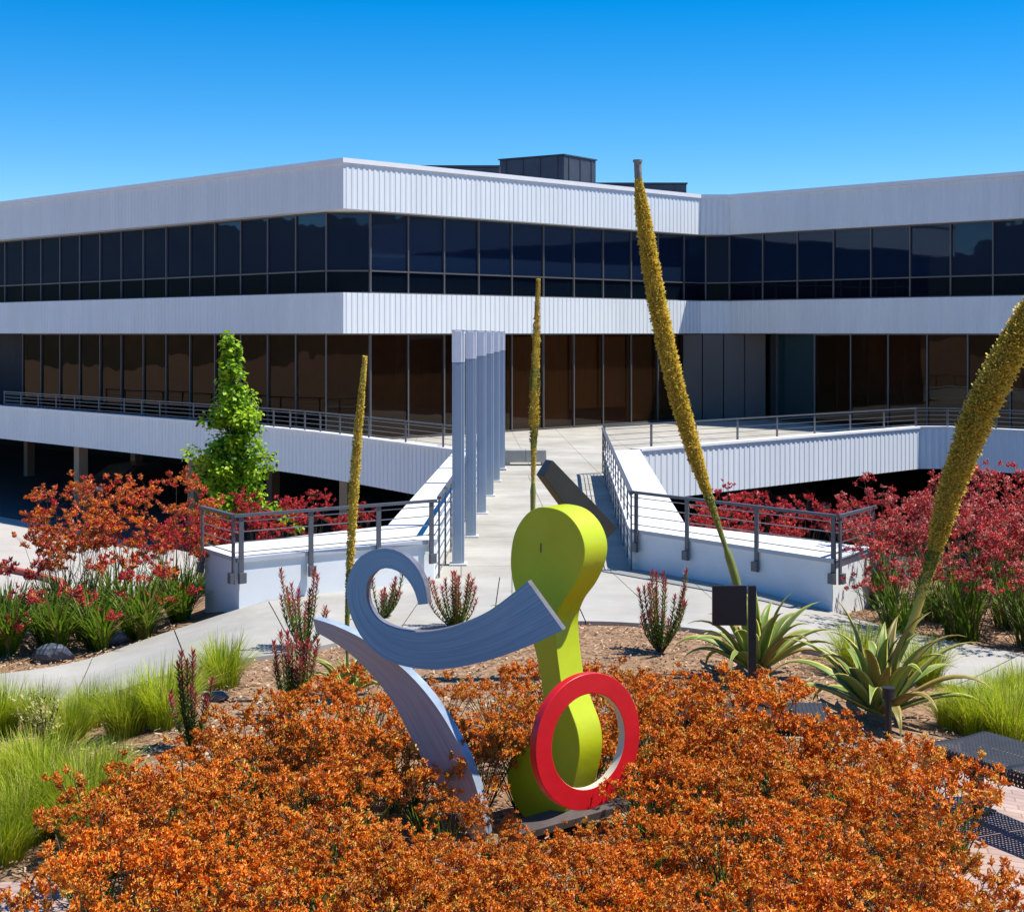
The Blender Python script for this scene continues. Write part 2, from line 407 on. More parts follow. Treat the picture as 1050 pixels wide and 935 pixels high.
# ------------------------------------------------------------------ office building
Z_ROOF, Z_FB, Z_MT, Z_MB, Z_TR = 8.16, 6.83, 4.39, 3.2, 5.07
fas = [(-46.9, 86.6), (-4.9, 44.6), (6.92, 56.42), (8.0, 56.42), (36.4, 28.0)]
B = thing('office_building', 'white ribbed two storey office building with dark ribbon windows over a garage', 'building', (0, 50, -3))
OFF = Vector((0, 50, -3))
def bpart(name, mb, mats, parent=None, smooth=False, label=None):
    mb.v = [(x - OFF.x, y - OFF.y, z - OFF.z) for x, y, z in mb.v]
    return mb.build(name, mats, parent or B, smooth, label)
def ribbed(mb, pl, z0, z1, thick, pitch=.21, dep=.014):
    inn = offset(pl, -thick)
    for i in range(len(pl) - 1):
        a = Vector(pl[i]); b = Vector(pl[i + 1]); L = (b - a).length; t = (b - a) / L; nrm = Vector((t.y, -t.x))
        n = max(1, round(L / pitch)); p = L / n
        prof = []
        for k in range(n):
            for u, d in ((0, 0), (.42, 0), (.52, dep), (.9, dep)):
                prof.append((k * p + u * p, d))
        prof.append((L, 0))
        vs = []
        for u, d in prof:
            q = a + t * u + nrm * d; vs += [(q.x, q.y, z0), (q.x, q.y, z1)]
        mb.add(vs, [(2 * k, 2 * k + 2, 2 * k + 3, 2 * k + 1) for k in range(len(prof) - 1)])
        for z, fl in ((z0, 1), (z1, 0)):
            q = [(*a, z), (*b, z), (*inn[i + 1], z), (*inn[i], z)]
            mb.add(q, [(0, 1, 2, 3)] if not fl else [(3, 2, 1, 0)])
        mb.add([(*inn[i], z0), (*inn[i + 1], z0), (*inn[i + 1], z1), (*inn[i], z1)], [(3, 2, 1, 0)])
def strip(mb, pl, d0, d1, z0, z1, mi=0):      # box section swept along a polyline, between offsets d0 < d1
    a = offset(pl, d0); b = offset(pl, d1)
    for i in range(len(pl) - 1):
        vs = [(*a[i], z0), (*b[i], z0), (*b[i], z1), (*a[i], z1), (*a[i + 1], z0), (*b[i + 1], z0), (*b[i + 1], z1), (*a[i + 1], z1)]
        fs = [(1, 5, 6, 2), (3, 2, 6, 7), (0, 4, 5, 1), (4, 0, 3, 7)]
        if i == 0: fs.append((0, 1, 2, 3))
        if i == len(pl) - 2: fs.append((5, 4, 7, 6))
        mb.add(vs, fs, mi)
m = MB(); ribbed(m, fas, Z_FB, Z_ROOF, .9); bpart('roof_fascia', m, M['siding'])
m = MB(); strip(m, fas, -.95, .06, Z_ROOF + .003, Z_ROOF + .14); bpart('roof_coping', m, M['coping'])
m = MB(); ribbed(m, fas, Z_MB, Z_MT, .9); bpart('floor_fascia', m, M['siding'])
back = [(50, 60), (14, 96), (-30, 110)]
m = MB(); m.prism(offset(fas, -.9) + back, Z_ROOF - .3, Z_ROOF - .1); bpart('roof', m, M['capedge'])
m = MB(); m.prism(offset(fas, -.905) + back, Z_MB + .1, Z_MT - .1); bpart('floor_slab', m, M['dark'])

# glass line: chamfered at the outer corner, small return at the inner corner
gl_up = [(-46.5, 87.13), (-5.55, 45.87), (-4.25, 45.87), (6.3, 56.42), (7.2, 57.0), (8.05, 56.7), (36.7, 28.3)]
REC = .0
WIN = {}
wr = random.Random(17)
def window_mesh(w_, z0, z1, tr):
    key = (round(w_, 3), z0, z1, tr)
    if key in WIN: return WIN[key]
    f = MB(); h = z1 - z0; t = .045
    f.box((0, 0, h / 2), (t, .11, h)); f.box((w_ / 2, 0, t / 2), (w_ - t, .10, t)); f.box((w_ / 2, 0, h - t / 2), (w_ - t, .10, t))
    if tr: f.box((w_ / 2, 0, tr - z0), (w_ - t, .10, t))
    fm = f.mesh('window', M['mull'])
    def pane(a, b, mt):
        g = MB(); x0, x1 = t / 2, w_ - t / 2
        g.add([(x0, .0, a), (x1, .0, a), (x1, .0, b), (x0, .0, b)], [(0, 1, 2, 3)]); return g.mesh('pane', mt)
    if tr: ps = [pane(tr - z0 + t / 2, h - t, M['gblue']), pane(t, tr - z0 - t / 2, M['gdark'])]
    else: ps = [pane(t, h - t, M['gbrown'])]
    WIN[key] = (fm, ps); return WIN[key]
def glaze(a, b, z0, z1, tr, n=None, mod=1.47, cond=None, glass=None):
    a = Vector(a); b = Vector(b); L = (b - a).length; t = (b - a) / L
    n = n or max(1, round(L / mod)); w_ = L / n
    for k in range(n):
        q = a + t * (w_ * k)
        pxs = (vis(q.x, q.y), vis((q + t * w_).x, (q + t * w_).y))
        if pxs[1] < -160 or pxs[0] > 1270: continue
        if cond and not cond(pxs): continue
        fm, ps = window_mesh(w_, z0, z1, tr)
        o = link('window', fm, B, (q.x - OFF.x, q.y - OFF.y, z0 - OFF.z), math.atan2(t.y, t.x))
        for p in ps:
            g_ = link('pane', p if not glass else glass_pane(p, glass), o)
            g_.rotation_euler = (R(wr.uniform(-.35, .35)), 0, R(wr.uniform(-.5, .5)))
def glass_pane(p, g):
    k = p.copy(); k.materials.clear(); k.materials.append(g); return k
for i in range(len(gl_up) - 1):
    nn = {1: 1, 3: 1, 4: 1}.get(i)
    glaze(gl_up[i], gl_up[i + 1], Z_MT, Z_FB, Z_TR, nn)
# ground floor
gl_lo = gl_up[:4]
lo_end = (10.66, 53.97)
glaze(gl_lo[0], gl_lo[1], 0.02, Z_MB, None, cond=lambda p: p[0] > 18)
glaze(gl_lo[1], gl_lo[2], 0.02, Z_MB, None, 1)
glaze(gl_lo[2], gl_lo[3], 0.02, Z_MB, None)
glaze(lo_end, gl_up[-1], 0.02, Z_MB, None)
glaze((9.75, 56.44), lo_end, .02, Z_MB, None, 1, glass=M['gteal'])
# entry wall of grey panels, each a door-high leaf
for k in range(4):
    x0 = 6.22 + k * .78; m = MB(); m.box((x0 + .39, 56.47, 1.6), (.75, .06, 3.14)); bevel(bpart('entry_panel', m, M['panel']), .01)
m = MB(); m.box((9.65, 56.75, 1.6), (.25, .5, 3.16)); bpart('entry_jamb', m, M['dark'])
# interior: blinds behind the front glass, brown back wall, ceiling
fr = [Vector(gl_up[2]), Vector(gl_up[3])]; tdir = (fr[1] - fr[0]).normalized(); nin = Vector((-tdir.y, tdir.x))
L = (fr[1] - fr[0]).length; n = round(L / 1.47); wv = L / n
for k in range(n):
    if vis(*(fr[0] + tdir * wv * (k + .5))) < 505: continue
    a = fr[0] + tdir * (wv * k + .05) + nin * .22; b = fr[0] + tdir * (wv * (k + 1) - .05) + nin * .22
    drop = .62 if 580 < vis(*((a + b) / 2)) < 645 else .05
    m = MB(); m.add([(*a, drop), (*b, drop), (*b, 3.1), (*a, 3.1)], [(0, 1, 2, 3)]); bpart('window_blind', m, M['blind'])
m = MB(); wl = offset(gl_up, -4.2); pl = [wl[0], wl[1], wl[3], (6.3, 60.5), (9.9, 60.3), wl[-1]]
for a, b in zip(pl, pl[1:]): m.add([(*a, -.0), (*b, 0), (*b, 3.25), (*a, 3.25)], [(0, 1, 2, 3)])
bpart('interior_wall', m, M['inner'])
m = MB(); m.prism(offset(gl_up, -.1) + back, 3.23, 3.28); bpart('interior_ceiling', m, M['inner'])
# dark sheet standing in for shade inside the opening at the left end
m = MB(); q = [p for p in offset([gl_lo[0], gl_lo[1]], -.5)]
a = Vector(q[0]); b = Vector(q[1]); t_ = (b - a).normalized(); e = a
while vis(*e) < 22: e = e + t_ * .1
m.add([(*a, 0), (*e, 0), (*e, 3.22), (*a, 3.22)], [(0, 1, 2, 3)]); bpart('recess_shade', m, M['dark'])
# deck, its ribbed parapet and the garage below
pl_l = catmull([(-46, 84), (-18.6, 55.9), (-9.75, 46.5), (-6.8, 43.1), (-4.6, 40.1), (-1.02, 34.4)], 4, False)
pl_r = [(2.9, 34.95), (11.5, 43.4), (12.3, 43.4), (36, 20)]
deck = pl_l + [(2.1, 34.4)] + pl_r + [(50, 60), (14, 96), (-30, 110)]
m = MB(); m.prism(deck, -.5, 0); bpart('deck', m, M['deckc'])
m = MB(); ribbed(m, offset(pl_l, .02), -.62, .52, .28); bpart('deck_parapet', m, M['siding'])
m = MB(); ribbed(m, offset(pl_r, .02), -.62, .52, .28); bpart('deck_parapet', m, M['siding'])
m = MB(); strip(m, offset(pl_l, .02), -.3, .05, .523, .575); bpart('parapet_cap', m, M['coping'])
m = MB(); strip(m, offset(pl_r, .02), -.3, .05, .523, .575); bpart('parapet_cap', m, M['coping'])
for px, dd in ((83, .5), (200, .5), (357, .5), (30, 6), (140, 6), (280, 6)):
    best = min(offset(pl_l, -1.0 - dd + .5), key=lambda p: abs(vis(*p) - px))
    Yb = best[1]; m = MB(); m.box(((px - 525) / F * Yb, Yb, -1.8), (.34, .34, 2.55), R(45)); bpart('garage_column', m, M['post'])
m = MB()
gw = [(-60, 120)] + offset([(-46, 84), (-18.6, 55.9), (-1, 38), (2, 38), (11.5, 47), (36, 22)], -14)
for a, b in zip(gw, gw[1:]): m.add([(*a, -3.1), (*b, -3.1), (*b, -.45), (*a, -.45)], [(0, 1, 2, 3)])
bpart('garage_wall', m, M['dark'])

# roof plant
def roof_unit(px0, px1, ytop, Y, label, depth=3.0):
    zt = CZ - (ytop - HOR) / F * Y; x0 = (px0 - 525) / F * Y; x1 = (px1 - 525) / F * Y
    t = thing('rooftop_unit', label, 'roof unit', ((x0 + x1) / 2, Y + depth / 2, Z_ROOF - .1)); 
    w_ = x1 - x0; h = zt - (Z_ROOF - .1)
    m = MB(); m.box((0, 0, h / 2), (w_, depth, h), R(0))
    bevel(m.build('housing', M['unit'], t), .03)
    m = MB(); m.box((0, 0, h + .03), (w_ + .08, depth + .08, .06)); m.build('lid', M['unit'], t)
    m = MB()
    for k in range(max(2, int(w_ / .9))):
        m.box((-w_ / 2 + (k + .5) * w_ / max(2, int(w_ / .9)), -depth / 2 - .012, h / 2), (.04, .024, h * .96))
    m.build('panel_seam', M['unit'], t)
    return t
ru = thing('rooftop_unit', 'tall dark box of rooftop plant behind the middle parapet', 'roof unit', (1.4, 60, Z_ROOF - .1), R(-35))
m = MB(); m.box((0, 0, 1.1), (3.0, 2.3, 2.2)); bevel(m.build('housing', M['unit'], ru), .03)
m = MB(); m.box((0, 0, 2.23), (3.08, 2.38, .06)); m.build('lid', M['unit'], ru)
m = MB()
for k in range(4): m.box((-1.2 + .8 * k, -1.165, 1.1), (.05, .03, 2.1))
for k in range(3): m.box((1.515, -.8 + .8 * k, 1.1), (.03, .05, 2.1))
m.build('panel_seam', M['unit'], ru)
zt = CZ - (160.5 - HOR) / F * 59; ru.scale = (1, 1, (zt - Z_ROOF + .1) / 2.26)
roof_unit(421, 512, 171.5, 54, 'long low dark roof unit left of the tall rooftop box', 2)
roof_unit(607, 704, 189, 62, 'low flat dark roof unit right of the tall rooftop box', 3)

# ------------------------------------------------------------------ bridge and abutment walls
bd = MB(); bd.prism([(-1.68, 20.0), (-1.0, 19.72), (0, 20.12), (1.0, 20.42), (1.6, 20.7), (2.33, 21.0), (2.85, 34.9), (2.1, 34.38), (-1.04, 34.38), (-1.3, 33.1)], -.55, .02)
struct(bd.build('bridge_deck', M['deckc']))
jb = MB()
def wall(name, poly, z0, z1, label, capov=.03):
    cx = sum(p[0] for p in poly) / len(poly); cy = sum(p[1] for p in poly) / len(poly)
    t = thing(name, label, 'wall', (cx, cy, z0))
    P = [(p[0] - cx, p[1] - cy) for p in poly]
    m = MB(); m.prism(P, 0, z1 - z0 - .055); m.build('wall_body', M['stucco'], t)
    n = len(P); ar = sum(P[i][0] * P[(i + 1) % n][1] - P[(i + 1) % n][0] * P[i][1] for i in range(n))
    if ar < 0: P = P[::-1]
    Q = []
    for i in range(n):
        a, b, c = Vector(P[i - 1]), Vector(P[i]), Vector(P[(i + 1) % n])
        t1 = (b - a).normalized(); t2 = (c - b).normalized(); n1 = Vector((t1.y, -t1.x)); n2 = Vector((t2.y, -t2.x))
        mm = (n1 + n2) / max(.3, 1 + n1.dot(n2)); Q.append(tuple(b + mm * capov))
    m = MB(); m.prism(Q, z1 - z0 - .052, z1 - z0); o = m.build('coping', [M['cap'], M['capedge']], t)
    for p in o.data.polygons:
        if abs(p.normal.z) < .5: p.material_index = 1
    return t
wall('abutment_wall', [(-3.78, 18.9), (-3.2, 18.0), (-1.0, 19.66), (-1.0, 21.0), (-1.68, 21.0)], -3.2, .57, 'low white stucco wall with grey coping left of the bridge mouth')
wall('abutment_wall', [(1.62, 20.72), (3.75, 17.95), (4.4, 18.9), (2.36, 21.0), (1.62, 21.0)], -3.2, .57, 'low white stucco wall with grey coping right of the bridge mouth')
wall('bridge_parapet', [(-1.68, 21.035), (-1.02, 21.035), (-.62, 34.3), (-1.28, 34.1)], -.62, .565, 'long white parapet along the bridge behind the blue grey columns')
wall('bridge_parapet', [(1.62, 21.035), (2.36, 21.035), (2.87, 34.85), (2.08, 34.5)], -.62, .565, 'long white parapet under the railing on the right of the bridge')

def railing(pts, base, top, label, spacing=1.5, cables=5, side=0.0, bracket=False, ends=True, foot=None, posts=None):
    pts = [Vector(p) for p in pts]
    o0 = Vector((pts[0].x, pts[0].y, base))
    t = thing('railing', label, 'railing', o0)
    # top rail
    m = MB()
    for a, b in zip(pts, pts[1:]):
        d = (b - a).normalized() * .018
        m.bar(Vector((a.x, a.y, top)) - Vector((d.x, d.y, 0)) - o0, Vector((b.x, b.y, top)) + Vector((d.x, d.y, 0)) - o0, .055, .035)
    m.build('top_rail', M['rail'], t)
    lo = base + .07
    for k in range(cables):
        z = lo + (top - .07 - lo) * k / max(1, cables - 1); m = MB()
        for a, b in zip(pts, pts[1:]): m.bar(Vector((a.x, a.y, z)) - o0, Vector((b.x, b.y, z)) - o0, .011, .011)
        m.build('cable', M['cable'], t)
    pm = {}
    for si, (a, b) in enumerate(zip(pts, pts[1:])):
        L = (b - a).length; d = (b - a) / L; n = max(1, round(L / spacing))
        ang = math.atan2(d.y, d.x)
        us = [k / n for k in range(n + 1)] if posts is None else posts[si]
        for u in us:
            if si > 0 and u == 0 and not bracket: continue
            q = a + d * L * (min(max(u, .04 / L), 1 - .04 / L) if bracket else u)
            if 'm' not in pm:
                m = MB(); fz = foot if foot is not None else base
                m.box((0, 0, (top - .02 + fz) / 2 - base), (.06, .022, top - .02 - fz))
                if bracket: m.box((0, .03, fz + .07 - base), (.09, .05, .12))
                pm['m'] = m.mesh('post', M['rail'])
            link('post', pm['m'], t, (q.x - o0.x, q.y - o0.y, 0), ang)
    return t
# along the bridge, right side, then across the deck edge
railing([(1.60, 20.6), (2.06, 34.9)], .02, 1.06, 'charcoal cable railing along the right side of the bridge', 1.2, 7, foot=.03)
railing([(-.95, 20.0), (-.58, 34.0)], .02, 1.06, 'charcoal cable railing beside the blue grey columns on the bridge', 1.2, 7, foot=.03)
railing([(-.98, 19.58), (-3.24, 17.93), (-3.82, 18.86)], .57, 1.07, 'charcoal cable railing bracketed to the white wall left of the bridge', 1.0, 4, bracket=True, foot=.27, posts=[[.02, .30, .64, .97], [.03, .97]])
railing([(3.8, 17.87 + 1.0), (3.8, 17.88), (1.60, 20.66)][1:] , .57, 1.07, 'charcoal cable railing bracketed to the white wall right of the bridge', 1.0, 4, bracket=True, foot=.27, posts=[[.02, .36, .70, .97]])
railing([(4.45, 18.85), (3.80, 17.88)], .57, 1.07, 'short return of cable railing at the far right wall end', .9, 4, bracket=True, foot=.27, posts=[[.05, .95]])
ll = offset(pl_l, -.12)
railing([p for p in ll if -30 < vis(*p)] + [(-1.1, 34.3)], .575, 1.08, 'long charcoal railing on the left deck parapet', 1.45, 4)
lr = offset(pl_r, -.12)
railing([(2.1, 34.95), lr[1]], .30, 1.08, 'charcoal railing along the right deck edge above the ribbed parapet', 1.5, 6)
railing([lr[1], lr[2], (16.5, 39.3)], .575, 1.08, 'charcoal railing on the parapet at the far right of the deck', 1.5, 4)

# six blue grey light columns on the bridge
heights = [237, 208.5, 184.6, 166.6, 151.6, 139]
ords = ['nearest', 'second', 'third', 'fourth', 'fifth', 'farthest']
cx0 = None
for i, h in enumerate(heights):
    Y = 3.18 * F / h; pxc = 576.9 - h * .451
    X = (pxc - 525) / F * Y
    if cx0 is None:
        cx0 = thing('light_column', '', 'column', (0, 0, 0), 0, 'blue grey light columns on the bridge')
        m = MB(); m.box((0, 0, .015), (.24, .24, .03)); bevel(m.build('base_plate', M['cap'], cx0), .006)
        m = MB(); m.box((0, 0, 1.405), (.165, .165, 2.75)); m.box((-.0, -.0875, 1.405), (.10, .01, 2.7)); bevel(m.build('shaft', M['bluegray'], cx0), .012)
        m = MB(); m.box((0, 0, 3.0), (.17, .17, .43)); m.box((0, -.09, 3.0), (.1, .01, .43)); bevel(m.build('frosted_top', M['frost'], cx0), .012)
        m = MB(); m.box((0, 0, 3.222), (.18, .18, .012)); m.build('cap', M['capedge'], cx0)
        o = cx0; o.location = (X, Y, .02)
    else: o = dup(cx0, (X, Y, .02))
    o['label'] = ord_ = '%s of the six slim blue grey columns along the bridge' % ords[i]
# concrete block bench on the deck
t = thing('concrete_bench', 'low pale concrete block bench on the deck beyond the columns', 'bench', (.33, 37.4, 0), R(2))
m = MB(); m.box((0, 0, .23), (1.0, .42, .30)); bevel(m.build('seat', M['conc'], t), .02)
m = MB(); m.box((-.44, 0, .04), (.12, .36, .08)); bevel(m.build('foot', M['conc'], t), .01)
m = MB(); m.box((.44, 0, .04), (.12, .36, .08)); bevel(m.build('foot', M['conc'], t), .01)
# ------------------------------------------------------------------ parked cars in the garage
def car(loc, rz, label, paint):
    t = thing('parked_car', label, 'car', loc, rz)
    prof = [(-2.2, .35), (-2.25, .62), (-2.05, .82), (-1.2, .92), (-.45, 1.38), (.75, 1.42), (1.6, 1.0), (2.15, .95), (2.22, .6), (2.15, .32)]
    m = MB(); n = len(prof); sec = [(-.88, 1.0), (-.80, 1.0), (.80, 1.0), (.88, 1.0)]
    vs = []
    for y in (-.86, .86):
        for x, z in prof: vs.append((x, y * (1 if z < .95 else .80), z))
    m.add(vs, [tuple(range(n - 1, -1, -1)), tuple(range(n, 2 * n))] + [(i, (i + 1) % n, n + (i + 1) % n, n + i) for i in range(n)])
    bevel(m.build('body', paint, t), .05, 3)
    m = MB(); m.add([(-1.12, -.62, .98), (-1.12, .62, .98), (-.5, .58, 1.37), (-.5, -.58, 1.37)], [(0, 1, 2, 3)]); m.v = [(x - .03, y, z + .02) for x, y, z in m.v]
    m.build('windscreen', M['gdark'], t)
    for sx in (-1.35, 1.35):
        for sy in (-.8, .8):
            w_ = MB(); w_.tube([(sx, sy - .1, .33), (sx, sy + .1, .33)], .33, 20); wo = w_.build('wheel', M['black'], t)
            w_ = MB(); w_.tube([(sx, sy * 1.13, .33), (sx, sy * 1.145, .33)], .19, 14); w_.build('rim', M['cable'], wo)
    for sy in (-.62, .62):
        m = MB(); m.box((-2.2, sy, .68), (.1, .32, .14)); bevel(m.build('headlight', M['frost'], t), .03)
    return t
p1 = mat('dark_car_paint', (.05, .055, .065), .25, spec=.7); p2 = mat('grey_car_paint', (.16, .165, .17), .25, spec=.7)
car((-14.0, 56.5, -2.98), R(60), 'dark car parked nose out in the left garage bay', p1)
car((8.6, 50.5, -2.98), R(110), 'grey car parked deep in the shaded garage under the right deck', p2)

# ------------------------------------------------------------------ sculpture
S = thing('abstract_sculpture', 'painted metal sculpture of lime hourglass, blue curl and red ring among orange flowers', 'sculpture', (.2, 10, 0))
SO = Vector((.2, 10, 0))
lime = mat('lime_paint', (.45, .55, .010), .38, 0, 3.5, .06, 25, col2=(.52, .61, .014), detail=10)
redp = mat('red_paint', (.60, .008, .014), .36, 0, 4, .05, 30, col2=(.73, .012, .022), detail=10)
cream = mat('cream_edge', (.70, .62, .45), .5, .05, 3)
grime = mat('dark_rust', (.10, .08, .075), .6, .3, 5)
def brushed(name, a, b, rough=.38, metal=.35):
    m = mat(name, a, rough, 0, 1, metal=metal)
    n = m.node_tree.nodes; l = m.node_tree.links; p = n['Principled BSDF']
    uv = n.new('ShaderNodeUVMap'); uv.uv_map = 'along'
    mp = n.new('ShaderNodeMapping'); mp.inputs['Scale'].default_value = (.9, 26, 1); l.new(uv.outputs[0], mp.inputs[0])
    nz = n.new('ShaderNodeTexNoise'); nz.inputs['Scale'].default_value = 1.0; nz.inputs['Detail'].default_value = 9; nz.inputs['Roughness'].default_value = .7
    l.new(mp.outputs[0], nz.inputs[0]); rp = n.new('ShaderNodeValToRGB')
    rp.color_ramp.elements[0].position = .3; rp.color_ramp.elements[1].position = .72
    rp.color_ramp.elements[0].color = (*a, 1); rp.color_ramp.elements[1].color = (*b, 1)
    l.new(nz.outputs[0], rp.inputs[0]); l.new(rp.outputs[0], p.inputs['Base Color'])
    return m
bluem = brushed('brushed_blue', (.055, .26, .43), (.27, .52, .66), .42, .15)
greym = brushed('weathered_grey', (.32, .285, .25), (.62, .575, .52), .6, .0)
def plate(name, outline, thick, nrm, mats, bev=.006, rims=1):
    # outline: list of (x, y, z) on a plane, extruded backwards along -nrm
    m = MB(); n = len(outline); nv = Vector(nrm).normalized()
    fr_ = [Vector(p) - SO for p in outline]; bk = [p - nv * thick for p in fr_]
    ar = sum((fr_[i] - fr_[0]).cross(fr_[(i + 1) % n] - fr_[0]).dot(nv) for i in range(n))
    if ar < 0: fr_ = fr_[::-1]; bk = bk[::-1]
    m.add(fr_ + bk, [tuple(range(n)), tuple(range(2 * n - 1, n - 1, -1))])
    m.f += [(i, n + i, n + (i + 1) % n, (i + 1) % n) for i in range(n)]; m.m += [rims if isinstance(mats, list) else 0] * n
    o = m.build(name, mats, S, True); o.data.set_sharp_from_angle(angle=R(38))
    bevel(o, bev, 2)
    return o
def onplane(px, py, c, nrm):
    d = Vector(((px - 525) / F, 1, -(py - HOR) / F)); o = Vector((0, 0, CZ)); nv = Vector(nrm)
    return o + d * ((Vector(c) - o).dot(nv) / d.dot(nv))
# lime hourglass
ol = catmull([(0, 2.07), (.15, 2.05), (.265, 1.97), (.325, 1.85), (.31, 1.72), (.235, 1.58), (.135, 1.46), (.085, 1.34), (.09, 1.20), (.11, 1.06), (.14, .92), (.205, .79), (.265, .67), (.285, .54), (.26, .40), (.22, .27), (.175, .14), (.10, .03), (-.03, -.02),
              (-.17, .005), (-.275, .09), (-.335, .21), (-.325, .34), (-.25, .43), (-.15, .50), (-.07, .60), (-.03, .74), (-.035, .92), (-.09, 1.12), (-.17, 1.30), (-.25, 1.45), (-.30, 1.60), (-.305, 1.74), (-.27, 1.88), (-.19, 1.99), (-.10, 2.05)], 4)
ph = R(42); nG = Vector((-math.sin(ph), -math.cos(ph), 0)); tG = Vector((math.cos(ph), -math.sin(ph), 0))
cG = Vector(((559.5 - 525) / F * 10, 10, 0))
o = plate('lime_figure', [cG + tG * u + Vector((0, 0, v)) for u, v in ol], .235, nG, lime, .004)
# dark beam behind the head
nB = Vector((.42, -.9, .0)).normalized()
c = at(595, 520, 10.45)
o = plate('dark_beam', [onplane(*p, c, nB) for p in ((567, 472), (633.5, 541), (612, 563), (557, 488))], .11, nB, mat('charcoal_beam', (.035, .035, .03), .5, .3, 4), .004)
# spine-following strips for the two crescents: outline from two edges, with uv along them
def crescent(name, e1, e2, c, nrm, thick, mats):
    n = 48
    def resample(E):
        E = catmull(E, 10, False); ds = [0]
        for a, b in zip(E, E[1:]): ds.append(ds[-1] + math.dist(a, b))
        res = []; j = 0
        for k in range(n + 1):
            s = ds[-1] * k / n
            while j < len(ds) - 2 and ds[j + 1] < s: j += 1
            t = (s - ds[j]) / max(1e-9, ds[j + 1] - ds[j]); res.append((E[j][0] + (E[j + 1][0] - E[j][0]) * t, E[j][1] + (E[j + 1][1] - E[j][1]) * t))
        return res
    A = resample(e1); Bq = resample(e2); nv = Vector(nrm).normalized(); m = MB(); K = 6; uvs = []
    for k in range(n + 1):
        for q in range(K + 1):
            t = q / K; p = onplane(A[k][0] + (Bq[k][0] - A[k][0]) * t, A[k][1] + (Bq[k][1] - A[k][1]) * t, c, nv) - SO
            m.v.append(tuple(p)); uvs.append((k / n * 3, t))
    W = K + 1; tot = len(m.v)
    m.v += [tuple(Vector(p) - nv * thick) for p in m.v]; uvs += uvs
    for k in range(n):
        for q in range(K):
            a = k * W + q; m.f.append((a, a + 1, a + W + 1, a + W)); m.m.append(0)
            m.f.append((tot + a, tot + a + W, tot + a + W + 1, tot + a + 1)); m.m.append(0)
        for q, fl in ((0, 1), (K, 0)):
            a = k * W + q; f = (a, a + W, tot + a + W, tot + a); m.f.append(f if fl else f[::-1]); m.m.append(1)
    for k in (0, n):
        for q in range(K):
            a = k * W + q; m.f.append((a, tot + a, tot + a + 1, a + 1)); m.m.append(1)
    me = m.mesh(name, mats); uvl = me.uv_layers.new(name='along')
    for lp in me.loops: uvl.data[lp.index].uv = uvs[lp.vertex_index]
    import bmesh as bmm
    b_ = bmm.new(); b_.from_mesh(me); bmm.ops.recalc_face_normals(b_, faces=b_.faces); b_.to_mesh(me); b_.free()
    return link(name, me, S)
nC = Vector((-.30, -.95, 0)).normalized(); cC = at(470, 640, 9.80)
outer_e = [(577, 646), (540, 663), (500, 677), (455, 686), (420, 684), (392, 674), (370, 652), (357, 622), (356, 596), (366, 574), (385, 563), (406, 564), (424, 577), (435, 597), (438.5, 619)]
inner_e = [(541, 596), (521, 612), (498, 628), (468, 641), (438, 647.5), (412, 646), (390, 637), (378.5, 622), (375.5, 607), (378, 594), (388, 584), (401, 583), (414, 590), (424, 604), (429, 620)]
edgeb = mat('blue_edge', (.20, .19, .22), .45, .25, 8, metal=.3)
crescent('blue_curl', outer_e, inner_e, cC, nC, .075, [bluem, edgeb])
nD = Vector((-.45, -.86, .0)).normalized(); cD = at(430, 740, 9.95)
up_e = [(321, 634), (343, 641), (372, 655), (402, 676), (428, 700), (452, 731), (474, 770), (487, 803), (495, 835), (499, 864)]
lo_e = [(324, 648), (340, 657), (360, 671), (384, 695), (404, 722), (422, 757), (442, 795), (460, 824), (477, 850), (490, 870)]
edgew = mat('pale_blue_edge', (.34, .42, .52), .4, .35, 4, metal=.2)
crescent('grey_curve', up_e, lo_e, cD, nD, .085, [greym, edgew])
# red ring
nR = Vector((.60, -.80, .02)).normalized(); cR = at(604, 760, 9.42)
tR = Vector((.8, .6, 0)); uR = nR.cross(tR) * -1; 
if uR.z < 0: uR = -uR
m = MB(); n = 72; r0, r1, th = .415, .290, .06
ctr = cR - SO
for r, d in ((r0, 0), (r1, 0), (r1, th), (r0, th)):
    for k in range(n):
        a = 2 * PI * k / n; m.v.append(tuple(ctr + (tR * math.cos(a) + uR * math.sin(a)) * r - nR * d))
for j in range(4):
    for k in range(n):
        m.f.append((j * n + k, j * n + (k + 1) % n, ((j + 1) % 4) * n + (k + 1) % n, ((j + 1) % 4) * n + k)); m.m.append(1 if j == 1 else 0)
me = m.mesh('red_ring', [redp, cream]); o = link('red_ring', me, S)
import bmesh
b_ = bmesh.new(); b_.from_mesh(me); bmesh.ops.recalc_face_normals(b_, faces=b_.faces); b_.to_mesh(me); b_.free()
bevel(o, .004)
for p in me.polygons: p.use_smooth = True
me.set_sharp_from_angle(angle=R(40))
# base plate and bracket
m = MB(); a = at(522, 868, 9.75); b = at(640, 822, 10.0); m.bar(Vector((a.x, a.y, .03)) - SO, Vector((b.x, b.y, .16)) - SO, .25, .05); bevel(m.build('base_beam', grime, S), .005)
m = MB(); q = cG - SO + tG * -.04 + Vector((0, 0, 1.80)); m.box(q + nG * .002, (.006, .006, .06), -ph); m.build('seam_mark', grime, S)

